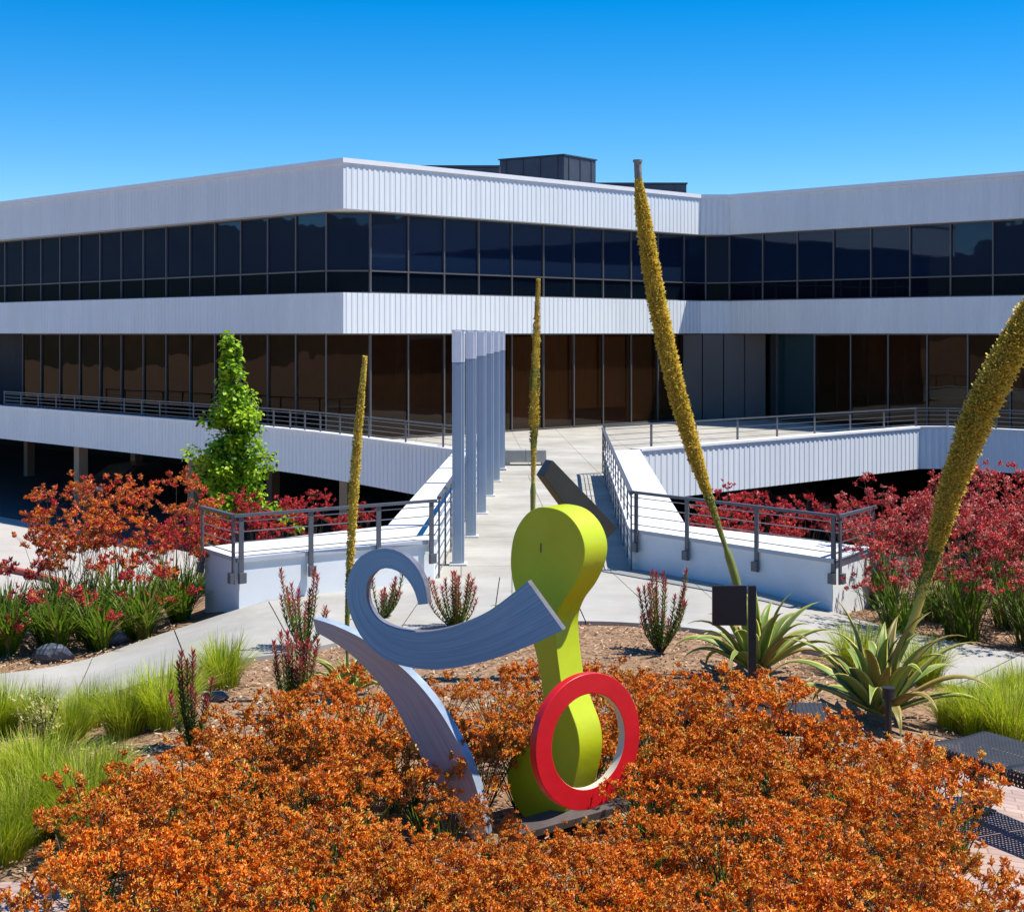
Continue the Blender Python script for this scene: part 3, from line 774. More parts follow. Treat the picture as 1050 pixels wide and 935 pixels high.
# ------------------------------------------------------------------ plants
def leafm(name, a, b, trans=.3, rough=.5, scale=3, rnd=.15): return mat(name, a, rough, 0, scale, col2=b, trans=trans, rnd=rnd, spec=.35)
L_strap = leafm('strap_leaf', (.075, .16, .010), (.22, .33, .022), .4)
L_strap2 = leafm('strap_leaf_dry', (.20, .17, .05), (.30, .24, .08))
L_grass = leafm('lime_grass', (.36, .47, .010), (.54, .60, .03), .4)
L_grass2 = leafm('lime_grass_tip', (.48, .46, .06), (.58, .54, .12), .4)
L_grass3 = leafm('lime_grass_dark', (.16, .27, .008), (.26, .38, .015), .4)  # darker green, given to a random share of the blades
L_stem = leafm('dark_stem', (.06, .045, .02), (.14, .10, .035), 0)
O1 = leafm('orange_flower', (.74, .165, .005), (.86, .28, .012), .25)
O2 = leafm('rust_flower', (.48, .075, .005), (.62, .125, .008), .25)
O3 = leafm('yellow_flower', (.68, .32, .03), (.74, .45, .06), .25)
R1 = leafm('red_flower', (.56, .028, .03), (.72, .065, .06), .25)
R2 = leafm('crimson_flower', (.32, .012, .022), (.46, .026, .04), .25)
R3 = leafm('pink_flower', (.66, .17, .13), (.72, .30, .23), .25)
P1_ = leafm('coral_flower', (.56, .12, .04), (.68, .22, .075), .25)

def basis(t):
    t = t.normalized(); u = t.cross(Vector((0, 0, 1)))
    if u.length < .05: u = Vector((1, 0, 0))
    u.normalize(); return u, u.cross(t)
def flower(mb, p, d, L, r, mi, rg, lip=None):
    u, v = basis(d); d = d.normalized(); up = Vector((0, 0, 1))
    p1 = p + d * L * .5 + up * L * .06; p2 = p + d * L + up * L * .22
    vs = []
    for q, rr in ((p, r * .5), (p1, r), (p2, r * .85)):
        for k in range(3):
            a = 2 * PI * k / 3; vs.append(q + (u * math.cos(a) + v * math.sin(a)) * rr)
    for k in range(3):           # flared lobes
        a = 2 * PI * (k + .5) / 3; vs.append(p2 + d * L * .18 + (u * math.cos(a) + v * math.sin(a)) * r * 2.3)
    fs = [(i * 3 + k, i * 3 + (k + 1) % 3, i * 3 + 3 + (k + 1) % 3, i * 3 + 3 + k) for i in range(2) for k in range(3)]
    mb.add(vs, fs, mi)
    o_ = len(mb.v) - 12
    for k in range(3): mb.f.append((o_ + 6 + k, o_ + 6 + (k + 1) % 3, o_ + 9 + k)); mb.m.append(lip if lip is not None and rg.random() < .45 else mi)
def paw_plant(name, seed, H, spread, nst, nleaf, leafL, mats, pick, cl=6, fl=7, fL=.042, fr_=.0065, leafw=.016, lip=None, hmin=.66, arch=.75, merge=False):
    rg = random.Random(seed); t = thing(name, '', 'plant')
    lv, st, fw = MB(), MB(), MB()
    if merge: fw = st; mats = mats + [L_stem]
    for _ in range(nleaf):
        a = rg.uniform(0, 2 * PI); L = leafL * rg.uniform(.6, 1.15); out = rg.uniform(.15, arch); r0 = spread * .25 * math.sqrt(rg.random())
        b = Vector((math.cos(a + 1) * r0, math.sin(a + 1) * r0, 0)); d = Vector((math.cos(a), math.sin(a), 0))
        pts = [b + d * (L * out * s ** 1.5) + Vector((0, 0, L * (s - .45 * out * s * s))) for s in (0, .3, .6, .85, 1)]
        sd_ = Vector((-d.y, d.x, 0)); wd = leafw * rg.uniform(.7, 1.2)
        lv.blade(pts, [wd, wd, wd * .85, wd * .5, .001], sd_, 0 if rg.random() > .14 else 1)
    for _ in range(nst):
        a = rg.uniform(0, 2 * PI); rr = spread * math.sqrt(rg.random()); h = H * rg.uniform(hmin, 1.08) * (1 - .22 * (rr / spread) ** 2)
        tip = Vector((math.cos(a) * rr, math.sin(a) * rr, h)); b = Vector((tip.x * .3, tip.y * .3, 0))
        mid = b.lerp(tip, .55) + Vector((rg.uniform(-.02, .02), rg.uniform(-.02, .02), H * .04))
        st.tube([b, mid, tip], [.0042, .0036, .0024], 3, 3 if merge else 0, cap=False)
        for _c in range(cl):
            ang = rg.uniform(0, 2 * PI); ln = rg.uniform(.03, .13) * min(1.25, max(.8, H))
            f0 = tip + (mid - tip) * rg.uniform(0, .22)
            br = f0 + Vector((math.cos(ang), math.sin(ang), rg.uniform(.15, 1.0))) * ln
            st.tube([f0, br], [.0022, .0016], 3, 3 if merge else 0, cap=False)
            c_ = pick(rg)
            for _f in range(fl):
                d = Vector((rg.gauss(0, 1), rg.gauss(0, 1), rg.gauss(.55, .6)))
                flower(fw, br + Vector((rg.gauss(0, .008), rg.gauss(0, .008), rg.gauss(0, .008))), d, fL * rg.uniform(.7, 1.15), fr_, c_ if rg.random() < .75 else pick(rg), rg, lip)
    lv.build('leaves', [L_strap, L_strap2], t); 
    if merge: fw.build('flower_stems', mats, t)
    else: st.build('stems', L_stem, t); fw.build('flowers', mats, t)
    return t
def sampler(wts):
    def f(rg):
        x = rg.random(); s = 0
        for i, q in enumerate(wts):
            s += q
            if x < s: return i
        return len(wts) - 1
    return f
def inpoly(x, y, P):
    c = False; n = len(P)
    for i in range(n):
        (x0, y0), (x1, y1) = P[i], P[i - 1]
        if (y0 > y) != (y1 > y) and x < (x1 - x0) * (y - y0) / (y1 - y0) + x0: c = not c
    return c
def place(protos, spots, name_label, group, rg, smin=.88, smax=1.12):
    used = set()
    for i, (x, y, *s) in enumerate(spots):
        k = rg.randrange(len(protos)); lab = name_label(i, x, y) if callable(name_label) else name_label
        sc_ = rg.uniform(smin, smax) * (s[0] if s else 1)
        loc = (x, y, gz(x, y) - .01)
        if k not in used:
            o = protos[k]; o.location = loc; o.rotation_euler = (0, 0, rg.uniform(0, 6.28)); o.scale = (sc_,) * 3; used.add(k); o['label'] = lab; o['group'] = group
        else: dup(protos[k], loc, rg.uniform(0, 6.28), lab, sc_, group)
    for k, p in enumerate(protos):
        if k not in used:
            for c in kids(p): bpy.data.objects.remove(c)
            bpy.data.objects.remove(p)

# orange kangaroo paws
protos = [paw_plant('kangaroo_paw', 100 + k, .54, .36, 22, 26, .34, [O1, O2, O3], sampler((.68, .20, .12)), cl=5, fl=11, fL=.024, fr_=.0052, lip=2, hmin=.6) for k in range(5)]
P = [(-2.55, 8.9), (-1.95, 10.6), (-1.45, 11.9), (-.9, 12.4), (0, 12.5), (1.0, 13.1), (1.5, 12.2), (2.4, 12.0), (2.75, 10.4), (2.75, 9.2), (2.35, 7.9), (1.8, 6.3), (-1.9, 6.3), (-2.3, 7.6)]
rg = random.Random(21); spots = [(-.40, 9.50, .66), (-.12, 9.28, .6), (-.55, 9.8, .8), (.12, 9.05, .55), (1.05, 10.85, 1.1), (1.42, 10.72, 1.25), (1.68, 10.75, 1.25), (1.95, 10.72, 1.22), (2.25, 10.6, 1.05), (1.3, 11.75, .95), (1.6, 11.75, 1.05), (1.95, 11.7, 1.0)]; tries = 0
while tries < 9000 and len(spots) < 185:
    tries += 1; x = rg.uniform(-2.7, 3.0); y = rg.uniform(6.0, 13.2)
    if not inpoly(x, y, P): continue
    if -.52 < x < .85 and 8.68 < y < 10.15: continue
    if abs(vis(x, y) - 525) > 560: continue
    if x > 2.2 and y > 10.3: continue
    if 1.15 < x < 2.5 and 10.7 < y < 12.1: continue
    dmin = .27 if 7.6 < y < 9.0 and -.8 < x < 1.1 else .36 if y < 10.6 else .46
    if any(math.hypot(x - a, y - b) < dmin for a, b, *_ in spots): continue
    spots.append((x, y, (.74 if 7.6 < y < 9.4 and -.8 < x < 1.1 else 1.0) if y < 11 else .9))
place(protos, spots, 'one clump in the mass of orange kangaroo paws in bloom round the sculpture', 'orange kangaroo paws round the sculpture', rg, .80, 1.22)

# tall red and coral kangaroo paws
red = [paw_plant('kangaroo_paw', 200 + k, 1.55, .66, 30, 120, .80, [R1, R2, R3], sampler((.54, .20, .26)), cl=7, fl=9, fL=.034, fr_=.0075, leafw=.022, lip=2, hmin=.42) for k in range(3)]
rg = random.Random(31)
place(red, [(4.3, 17.1, .92), (4.95, 16.9), (5.6, 16.5), (6.2, 16.2), (5.0, 18.0, 1.05), (5.7, 17.6, 1.05), (6.5, 17.2, 1.0), (4.6, 19.0, 1.0), (5.6, 18.9, 1.1), (6.5, 18.6, 1.1), (7.3, 17.9), (6.3, 19.8, 1.1)],
      'one of the tall pinkish red kangaroo paws beyond the path on the right', 'tall red kangaroo paws right of the bridge', rg, .92, 1.08)
red2 = [paw_plant('kangaroo_paw', 300 + k, 1.5, .6, 20, 60, .7, [R1, R2, R3], sampler((.62, .26, .12)), cl=7, fl=9, fL=.038, fr_=.008, leafw=.022, hmin=.55) for k in range(2)]
place(red2, [(2.9, 22.3), (3.5, 22.0), (4.1, 21.8), (4.8, 21.7), (3.2, 23.0), (3.9, 22.8), (5.3, 22.2), (3.0, 21.5), (5.9, 21.6)],
      'one of the crimson kangaroo paws showing behind the railing of the right wall', 'crimson kangaroo paws behind the right wall', rg, .70, .82)
red3 = [paw_plant('kangaroo_paw', 340 + k, 1.55, .6, 20, 60, .7, [R1, R2, P1_], sampler((.62, .26, .12)), cl=7, fl=9, fL=.038, fr_=.008, leafw=.022, hmin=.55) for k in range(2)]
place(red3, [(-3.5, 21.3), (-4.1, 20.9), (-4.6, 20.8, 1.05), (-2.9, 22.0), (-2.3, 22.8), (-4.4, 21.9), (-3.4, 22.6), (-5.0, 21.6)],
      'one of the red kangaroo paws showing behind the railing of the left wall', 'red kangaroo paws behind the left wall', rg, .66, .84)
cor = [paw_plant('kangaroo_paw', 400 + k, 1.72, .58, 17, 75, .85, [P1_, R1, O1], sampler((.5, .3, .2)), cl=8, fl=9, fL=.038, fr_=.0085, leafw=.026, lip=2, hmin=.5) for k in range(3)]
place(cor, [(-4.55, 18.5, 1.05), (-5.0, 18.2, 1.08), (-5.35, 18.6, 1.0), (-4.2, 19.4, 1.0), (-5.6, 18.9, .98), (-5.1, 19.6, 1.02)],
      'one of the tall orange and coral kangaroo paws beside the left path', 'tall coral kangaroo paws left of the bridge', rg, .95, 1.06)
low = [paw_plant('kangaroo_paw', 500 + k, .95, .5, 7, 190, .82, [R1, R2, P1_], sampler((.4, .4, .2)), cl=7, fl=8, fL=.036, fr_=.0075, leafw=.024, hmin=.4, arch=1.0, merge=True) for k in range(2)]
place(low, [(-4.35, 18.0, .95), (-4.75, 17.6), (-5.25, 17.5), (-5.75, 17.35), (-4.05, 18.7, .9), (-6.15, 17.0, 1.05), (-5.9, 18.1)],
      'one of the low leafy kangaroo paws with few red flowers by the left path', 'low leafy kangaroo paws left of the bridge', rg, .92, 1.08)

# lime grass clumps
def grass_clump(seed, Rr, H, n):
    rg = random.Random(seed); t = thing('grass_clump', '', 'grass'); m = MB()
    for _ in range(n):
        a = rg.uniform(0, 2 * PI); b0 = Rr * .32 * math.sqrt(rg.random()); L = H * rg.uniform(.65, 1.25); o_ = rg.uniform(.1, 1.0)
        b = Vector((math.cos(a) * b0, math.sin(a) * b0, 0)); a2 = a + rg.gauss(0, .5); d = Vector((math.cos(a2), math.sin(a2), 0))
        pts = [b + d * (L * .75 * o_ * s ** 1.35) + Vector((0, 0, L * (s - .42 * o_ * s ** 2.2))) for s in (0, .3, .55, .8, 1)]
        wd = rg.uniform(.005, .0095)
        th = rg.uniform(0, PI); sd_ = Vector((-d.y, d.x, 0)) * math.cos(th * .4) + Vector((0, 0, 1)) * math.sin(th * .4) * .3
        m.blade(pts, [wd, wd, wd * .8, wd * .5, .0008], sd_, rg.choice((0, 0, 0, 1, 2)))
    m.build('blades', [L_grass, L_grass2, L_grass3], t); return t
gp = [grass_clump(600 + k, .5, .52, 900) for k in range(3)]
rg = random.Random(41)
gl = [(228, 702, .95), (168, 742, 1.0), (128, 752, .95), (92, 745, .9), (40, 748, .85), (-2, 752, .9), (82, 850, .95), (28, 862, 1.05), (45, 822, .9), (-5, 838, 1.0), (0, 884, .95), (20, 800, .8), (190, 716, .7), (110, 806, .75), (92, 872, .7), (70, 760, .8)]
sp = []
for px, py, s in gl: p = gnd(px, py); sp.append((p.x, p.y, s))
place(gp, sp, 'one of the bright lime grass clumps at the left edge of the bed', 'lime grass clumps on the left', rg)
gp = [grass_clump(640 + k, .5, .48, 850) for k in range(2)]
gl = [(1000, 752, .9), (1035, 760, 1.0), (1065, 752, 1.0), (1022, 728, .8), (1050, 722, .8), (975, 745, .7), (985, 728, .6), (880, 690, .95), (948, 700, .9)]
sp = []
for px, py, s in gl: p = gnd(px, py); sp.append((p.x, p.y, s))
place(gp, sp, 'one of the bright lime grass clumps on the right beside the agaves', 'lime grass clumps on the right', rg)

# cone bushes: upright shrubs with red tips
CB1 = leafm('conebush_leaf', (.10, .19, .025), (.20, .28, .05), .2)
CB2 = leafm('conebush_red', (.30, .07, .045), (.42, .14, .08), .2)
CB3 = leafm('conebush_tip', (.40, .02, .05), (.50, .05, .08), .2)
def conebush(seed, H, spread, n):
    rg = random.Random(seed); t = thing('conebush', '', 'shrub'); st, lf = MB(), MB()
    for _ in range(n):
        a = rg.uniform(0, 2 * PI); rr = spread * math.sqrt(rg.random()); h = H * rg.uniform(.45, 1.05)
        tip = Vector((math.cos(a) * rr, math.sin(a) * rr, h)); b = tip * .12; b.z = 0; mid = b.lerp(tip, .5) + Vector((tip.x * .15, tip.y * .15, 0))
        P_ = catmull([tuple(b), tuple(mid), tuple(tip)], 5, False); st.tube(P_, [.007 - .0045 * k / (len(P_) - 1) for k in range(len(P_))], 4)
        nl = int(h / .0065)
        for k in range(nl):
            s = .12 + .88 * k / nl; j = min(len(P_) - 2, int(s * (len(P_) - 1))); f = s * (len(P_) - 1) - j
            p = Vector(P_[j]).lerp(Vector(P_[j + 1]), f); an = k * 2.4 + rg.uniform(-.3, .3)
            ll_ = rg.uniform(.04, .075) * (1 if s < .93 else .8); el = .9 if s < .93 else 1.6
            d = Vector((math.cos(an), math.sin(an), el)).normalized(); sd_ = Vector((-math.sin(an), math.cos(an), 0))
            mi = 2 if s > .955 and rg.random() < .8 else (1 if s > .62 + rg.uniform(-.25, .3) else 0)
            lf.blade([p, p + d * ll_ * .5, p + d * ll_], [.007, .016, .002], sd_, mi)
    st.build('stems', L_stem, t); lf.build('leaves', [CB1, CB2, CB3], t); return t
cbl = [(677, 668, .80, .30, 24, 'red tipped conebush on the mulch right of the lime figure, below the right wall'), (468, 645, .62, .32, 22, 'red tipped conebush seen just above the middle of the blue curl'),
       (392, 636, .58, .26, 16, 'red tipped conebush framed by the loop of the blue curl'), (312, 668, .80, .26, 17, 'tall red tipped conebush just above the pointed tip of the grey curve'),
       (300, 736, .72, .26, 22, 'dense dark red conebush left of the small agave'), (196, 768, .75, .22, 13, 'thin leggy red conebush between lime grass and orange flowers')]
for i, (px, py, H, s_, n, lab) in enumerate(cbl):
    o = conebush(700 + i, H, s_, n); o.location = gnd(px, py); tag(o, lab, 'shrub', 'red tipped conebushes')

# agaves and their flower spikes
def agave_mat(name, a, edge):
    m = leafm(name, a, tuple(c * 1.5 for c in a), .2, .42, 5, 0)
    n = m.node_tree.nodes; l = m.node_tree.links; p = n['Principled BSDF']; src = p.inputs['Base Color'].links[0].from_socket
    uv = n.new('ShaderNodeUVMap'); uv.uv_map = 'leaf'; sp_ = n.new('ShaderNodeSeparateXYZ'); l.new(uv.outputs[0], sp_.inputs[0])
    rp = n.new('ShaderNodeValToRGB'); e = rp.color_ramp.elements; e[0].position = .10; e[0].color = (1, 1, 1, 1); e[1].position = .18; e[1].color = (0, 0, 0, 1)
    x = e.new(.82); x.color = (0, 0, 0, 1); x = e.new(.90); x.color = (1, 1, 1, 1)
    l.new(sp_.outputs[0], rp.inputs[0]); mx = n.new('ShaderNodeMixRGB'); l.new(rp.outputs[0], mx.inputs[0]); l.new(src, mx.inputs[1]); mx.inputs[2].default_value = (*edge, 1)
    l.new(mx.outputs[0], p.inputs['Base Color']); return m
AG = agave_mat('agave_leaf', (.17, .25, .05), (.66, .58, .14)); AG2 = agave_mat('agave_leaf_old', (.20, .17, .045), (.48, .34, .09))
def agave(seed, L0, n, label, loc, wd=.085, old=.25):
    rg = random.Random(seed); t = thing('agave', label, 'plant', loc); m = MB(); uvs = []
    for k in range(n):
        a = k * 2.39996 + rg.uniform(-.2, .2); s0 = k / n; el = R(18 + 62 * s0) + rg.uniform(-.12, .12); L = L0 * rg.uniform(.8, 1.15) * (1.0 - .25 * s0 if s0 > .8 else 1)
        d = Vector((math.cos(a), math.sin(a), 0)); S_ = Vector((-d.y, d.x, 0)); p = d * .03 + Vector((0, 0, .06)); ang = el; pts = []; NS = 12
        droop = rg.uniform(.9, 2.3) * (1 - .55 * s0)
        for j in range(NS + 1):
            pts.append((p.copy(), ang)); q = j / NS; ang = el + .25 * math.sin(q * 3) - droop * q * q; p = p + (d * math.cos(ang) + Vector((0, 0, math.sin(ang)))) * L / NS
            p.z = max(p.z, .02)
        tw = rg.uniform(-.4, .4); o0 = len(m.v)
        for j, (p, an) in enumerate(pts):
            q = j / NS; w_ = wd * (.75 + .9 * q * (1 - q) * 2) * (1 - q ** 3.0) * (1 if q < 1 else 0) + .002
            nn = Vector((-d.x * math.sin(an), -d.y * math.sin(an), math.cos(an))); si = S_ * math.cos(tw * q) + nn * math.sin(tw * q); nn = nn * math.cos(tw * q) - S_ * math.sin(tw * q)
            for u in (-1, -.5, 0, .5, 1):
                m.v.append(tuple(p + si * w_ * .5 * u + nn * w_ * .22 * abs(u) ** 1.3)); uvs.append(((u + 1) / 2, q))
            for u in (.5, 0, -.5):
                m.v.append(tuple(p + si * w_ * .5 * u + nn * (w_ * .22 * abs(u) ** 1.3 - .016 * (1 - q) - .002))); uvs.append(((u + 1) / 2, q))
        mi = 1 if rg.random() < old * (1.3 - s0) else 0
        for j in range(NS):
            for u in range(8):
                a_ = o0 + j * 8 + u; b_ = o0 + j * 8 + (u + 1) % 8; m.f.append((a_, b_, b_ + 8, a_ + 8)); m.m.append(mi)
    me = m.mesh('leaf_rosette', [AG, AG2], True); uvl = me.uv_layers.new(name='leaf')
    for lp in me.loops: uvl.data[lp.index].uv = uvs[lp.vertex_index]
    link('leaf_rosette', me, t); return t
SP1 = leafm('spike_yellow', (.78, .60, .08), (.88, .74, .16), .4); SP2 = leafm('spike_olive', (.50, .42, .05), (.62, .52, .08), .4); SP3 = leafm('spike_brown', (.50, .29, .03), (.62, .38, .05), .4); SP4 = leafm('spike_green', (.12, .18, .03), (.22, .28, .05), .1)
SKC = leafm('stalk_green', (.13, .17, .03), (.26, .27, .06), 0, .5, 6)
def spike(t, pts, rad, start, n, seed, blen=.03, mix=(.55, .25, .15, .05), green=.0, stem=None, patch=0):
    """pts: world points along the stalk, rad: envelope radius along it, start: fraction where the flowers begin"""
    rg = random.Random(seed); o0 = Vector(t.location); P_ = [Vector(p) for p in catmull([tuple(q) for q in pts], 8, False)]
    RD = [a[0] for a in catmull([(r, 0) for r in rad], 8, False)]; N_ = len(P_) - 1
    core = MB(); core.tube([p - o0 for p in P_], [max(.006, r * (.55 if i / N_ > start else .95)) for i, r in enumerate(RD)], 10)
    nb = 10
    for fi in range(len(core.f) - 2):
        if (fi // nb) / N_ > start + .5 * green: core.m[fi] = 1
    so = core.build('flower_stalk', [SKC, SP1], t, True)
    ds = [0]
    for a, b in zip(P_, P_[1:]): ds.append(ds[-1] + (b - a).length)
    m = MB(); lump = [rg.uniform(.72, 1.18) for _ in range(40)]
    for _ in range(n):
        s = start + (1 - start) * rg.random(); S_ = s * ds[-1]; j = 0
        while j < N_ - 1 and ds[j + 1] < S_: j += 1
        f = (S_ - ds[j]) / (ds[j + 1] - ds[j]); p = P_[j].lerp(P_[j + 1], f); r = RD[j] + (RD[j + 1] - RD[j]) * f; tt = (P_[j + 1] - P_[j]).normalized()
        u, v = basis(tt); a = rg.uniform(0, 2 * PI); d = (u * math.cos(a) + v * math.sin(a)); grow = min(1, (s - start) / .25 + .15)
        lm = (lump[int(s * 39)] if patch else 1.0) * (1 + .16 * math.sin(S_ * 70 + 3 * a) + .14 * math.sin(S_ * 103 - 5 * a))
        b = p - o0 + d * r * .5 * grow; L = max(blen * .4, r * .50 * rg.uniform(.6, 1.3) * grow * lm)
        dd = (d + tt * rg.uniform(-.25, .55) + Vector((rg.gauss(0, .25), rg.gauss(0, .25), rg.gauss(0, .25)))).normalized(); e = b + dd * L
        w_ = rg.uniform(.003, .0065); x = dd.cross(tt); x = x.normalized() if x.length > .01 else u
        y = dd.cross(x)
        q = rg.random(); mi = 0 if q < mix[0] else 1 if q < mix[0] + mix[1] else 2 if q < mix[0] + mix[1] + mix[2] else 3
        if green and s < start + green and rg.random() < .75: mi = 3
        if patch and math.sin(s * 37) > .35 and rg.random() < .75: mi = 3 if s < .75 else 2
        m.add([b - x * w_ * .4, b + x * w_ * .4, e + x * w_, e + y * w_, e - x * w_, e - y * w_, e + dd * w_ * 1.2], [(0, 1, 2), (0, 2, 3), (0, 4, 5), (2, 6, 3), (3, 6, 4), (4, 6, 5), (5, 6, 2)], mi)
    m.build('bloom_spike', [SP1, SP2, SP3, SP4], so)
    return so
pa = gnd(775, 694); A = agave(800, .88, 34, 'large arching agave behind the black sign with a tall spike leaning left', pa, .10)
Ya = pa.y
so = spike(A, [Vector((pa.x, pa.y, .05)), at(756, 600, Ya), at(737, 540, Ya), at(712, 465, Ya), at(690, 385, Ya), at(672, 300, Ya), at(660, 225, Ya), at(654.5, 183, Ya)], [.06, .042, .044, .068, .080, .080, .066, .030], .22, 22000, 1, green=.14)
m = MB(); tp = at(654.5, 183, Ya) - pa; m.tube([tp, tp + Vector((-.005, 0, .15))], .036, 10); m.tube([tp + Vector((-.005, 0, .15)), tp + Vector((-.005, 0, .172))], .045, 10)
m.build('bare_tip', mat('dry_tip', (.25, .26, .25), .6, .4, 12), so)
pb_ = gnd(902, 738); A2 = agave(801, .92, 40, 'large arching agave left of the bench with a thick spike leaning right', pb_, .10)
Yb = pb_.y
spike(A2, [Vector((pb_.x, pb_.y, .05)), at(912, 690, Yb), at(935, 640, Yb), at(958, 565, Yb), at(976, 500, Yb), at(1008, 415, Yb), at(1050, 335, Yb), at(1090, 270, Yb), at(1125, 215, Yb)], [.13, .095, .072, .074, .098, .125, .12, .10, .05], .15, 26000, 2, green=.16)
pc = gnd(357, 716); A3 = agave(802, .42, 22, 'small pale agave beside the grey curve with a thin yellow spike', pc, .075, .1)
spike(A3, [Vector((pc.x, pc.y, .05)), at(356, 640, pc.y), at(360, 560, pc.y), at(365, 470, pc.y), at(374.5, 365, pc.y)], [.022, .024,   .034, .042, .014], .12, 5200, 3, mix=(.6, .25, .05, .10), green=.25)
pd = Vector(((543 - 525) / F * 16.1, 16.1, gz(0.2, 16.1))); A4 = agave(803, .5, 20, 'agave hidden behind the lime figure, its knobbly thin spike rising above', pd, .075)
spike(A4, [pd + Vector((0, 0, .05)), at(546, 540, pd.y), at(547, 470, pd.y), at(548.5, 390, pd.y), at(552, 286, pd.y)], [.024, .024, .042, .050, .015], .38, 3600, 4, mix=(.3, .3, .3, .1), patch=1)

# young maple
def tree(label, base, top, seed):
    rg = random.Random(seed); t = thing('maple_tree', label, 'tree', base)
    Hh = top - base.z
    tr = MB(); pts = [(0, 0, -.1), (.02, 0, Hh * .35), (-.02, .03, Hh * .65), (.0, 0, Hh * .96)]
    tr.tube(catmull(pts, 6, False), [.075 * (1 - .9 * k / 18) for k in range(19)], 8)
    cr = MB(); anchors = []
    c0 = CZ - (526 - HOR) / F * base.y - base.z
    for k in range(46):
        s = (k + .5) / 46; z = c0 + (Hh - c0) * (s ** .95)
        prof = 0.82 * (1 - s) ** 1.25 * (1 - .45 * math.exp(-((s - .0) / .12) ** 2)) + .13
        prof *= .84 + .26 * math.sin(s * 24 + 1.0)
        nb = 4 if s < .6 else 2
        for _ in range(nb):
            a = rg.uniform(0, 2 * PI); r = prof * rg.uniform(.35, 1.12)
            e = Vector((math.cos(a) * r - .07 * max(0, s - .7) / .3, math.sin(a) * r, z + rg.uniform(-.10, .16)))
            tr.tube([(0, 0, z - .18 * r - .1), e * .5 + Vector((0, 0, (z - .1) * .5)), e], [.016, .01, .005], 4)
            anchors.append((e, rg.uniform(.13, .23) if s < .75 else .13))
            if r > .35: anchors.append((e * .6 + Vector((0, 0, z * .4)), .20))
    anchors.append((Vector((.02, 0, Hh - .05)), .14)); anchors.append((Vector((.95, -.2, c0 - .05)), .2)); anchors.append((Vector((.72, -.2, c0 + .12)), .16)); anchors.append((Vector((1.1, -.2, c0 - .25)), .16))
    tr.tube([(0, 0, c0), (.5, -.1, c0 + .1), (1.0, -.2, c0 - .1)], [.02, .014, .006], 4)
    tr.build('trunk', mat('maple_bark', (.12, .09, .065), .9, .3, 8), t)
    for e, r in anchors:
        for _ in range(46):
            o_ = Vector((rg.gauss(0, 1), rg.gauss(0, 1), rg.gauss(0, .8))); o_ = o_.normalized() * r * rg.random() ** .45
            p = e + o_; nrm = (o_.normalized() * .6 + Vector((rg.gauss(0, .4), rg.gauss(0, .4), rg.gauss(.7, .4)))).normalized(); u, v = basis(nrm)
            an = rg.uniform(0, 2 * PI); x = u * math.cos(an) + v * math.sin(an); y = nrm.cross(x); L = rg.uniform(.055, .10)
            mi = rg.choice((0, 0, 1, 1, 2))
            cr.add([p - x * L * .5, p + y * L * .45 - x * L * .05, p + x * L * .6 - nrm * L * .18, p - y * L * .45 - x * L * .05], [(0, 2, 1), (0, 3, 2)], mi)
    cr.build('crown', [leafm('maple_leaf', (.24, .44, .012), (.34, .54, .016), .4), leafm('maple_leaf_bright', (.38, .56, .016), (.48, .62, .03), .4), leafm('maple_leaf_deep', (.05, .13, .012), (.08, .17, .015), .4)], t)
    return t
Yt = 27.0; Xt = (240 - 525) / F * Yt
tree('young bright green conical maple in front of the left garage opening', Vector((Xt, Yt, gz(Xt, Yt))), CZ - (352 - HOR) / F * Yt, 9)

# small yellow leaved shrub on the left
def small_shrub(px, py, H, label):
    rg = random.Random(77); p0 = gnd(px, py); t = thing('yellow_shrub', label, 'shrub', p0); st, lf = MB(), MB()
    for _ in range(16):
        a = rg.uniform(0, 2 * PI); r = H * .38 * math.sqrt(rg.random()); e = Vector((math.cos(a) * r, math.sin(a) * r, H * rg.uniform(.5, 1.0))); st.tube([(0, 0, 0), (e.x * .3, e.y * .3, e.z * .55), e], [.008, .005, .002], 4)
        for _ in range(26):
            s = rg.uniform(.45, 1.05); p = Vector((e.x * s, e.y * s, e.z * s)) + Vector((rg.gauss(0, .03), rg.gauss(0, .03), rg.gauss(0, .03))); d = Vector((rg.gauss(0, 1), rg.gauss(0, 1), rg.gauss(.6, .5))).normalized(); u, v = basis(d)
            L = rg.uniform(.025, .05); lf.blade([p, p + d * L * .5, p + d * L], [.004, .018, .001], u, rg.choice((0, 1)))
    st.build('stems', L_stem, t); lf.build('leaves', [leafm('pale_leaf', (.42, .38, .12), (.55, .46, .2), .2), leafm('olive_leaf', (.16, .19, .04), (.28, .27, .06), .2)], t)
small_shrub(46, 782, .62, 'small pale yellow leaved shrub among the lime grass')

# rocks
def rock(px, py, sx, sy, sz, seed, label):
    rg = random.Random(seed); p0 = gnd(px, py); bm = bmesh.new(); bmesh.ops.create_icosphere(bm, subdivisions=3, radius=1)
    offs = [(Vector((rg.gauss(0, 1), rg.gauss(0, 1), rg.gauss(0, 1))).normalized(), rg.uniform(.55, .9)) for _ in range(16)]
    for v in bm.verts:
        for nrm, dd in offs:
            k = v.co.dot(nrm)
            if k > dd: v.co -= nrm * (k - dd) * .9
        v.co += Vector((rg.gauss(0, .02), rg.gauss(0, .02), rg.gauss(0, .02)))
        v.co = Vector((v.co.x * sx, v.co.y * sy, v.co.z * sz))
    me = bpy.data.meshes.new('rock'); bm.to_mesh(me); bm.free(); me.materials.append(M['rock'])
    o = link('rock', me, None, (p0.x, p0.y, p0.z + sz * .45), rg.uniform(-.4, .4)); tag(o, label, 'rock', 'dark slate rocks')
rock(57, 676, .24, .20, .13, 1, 'larger dark blue slate rock at the edge of the left path')
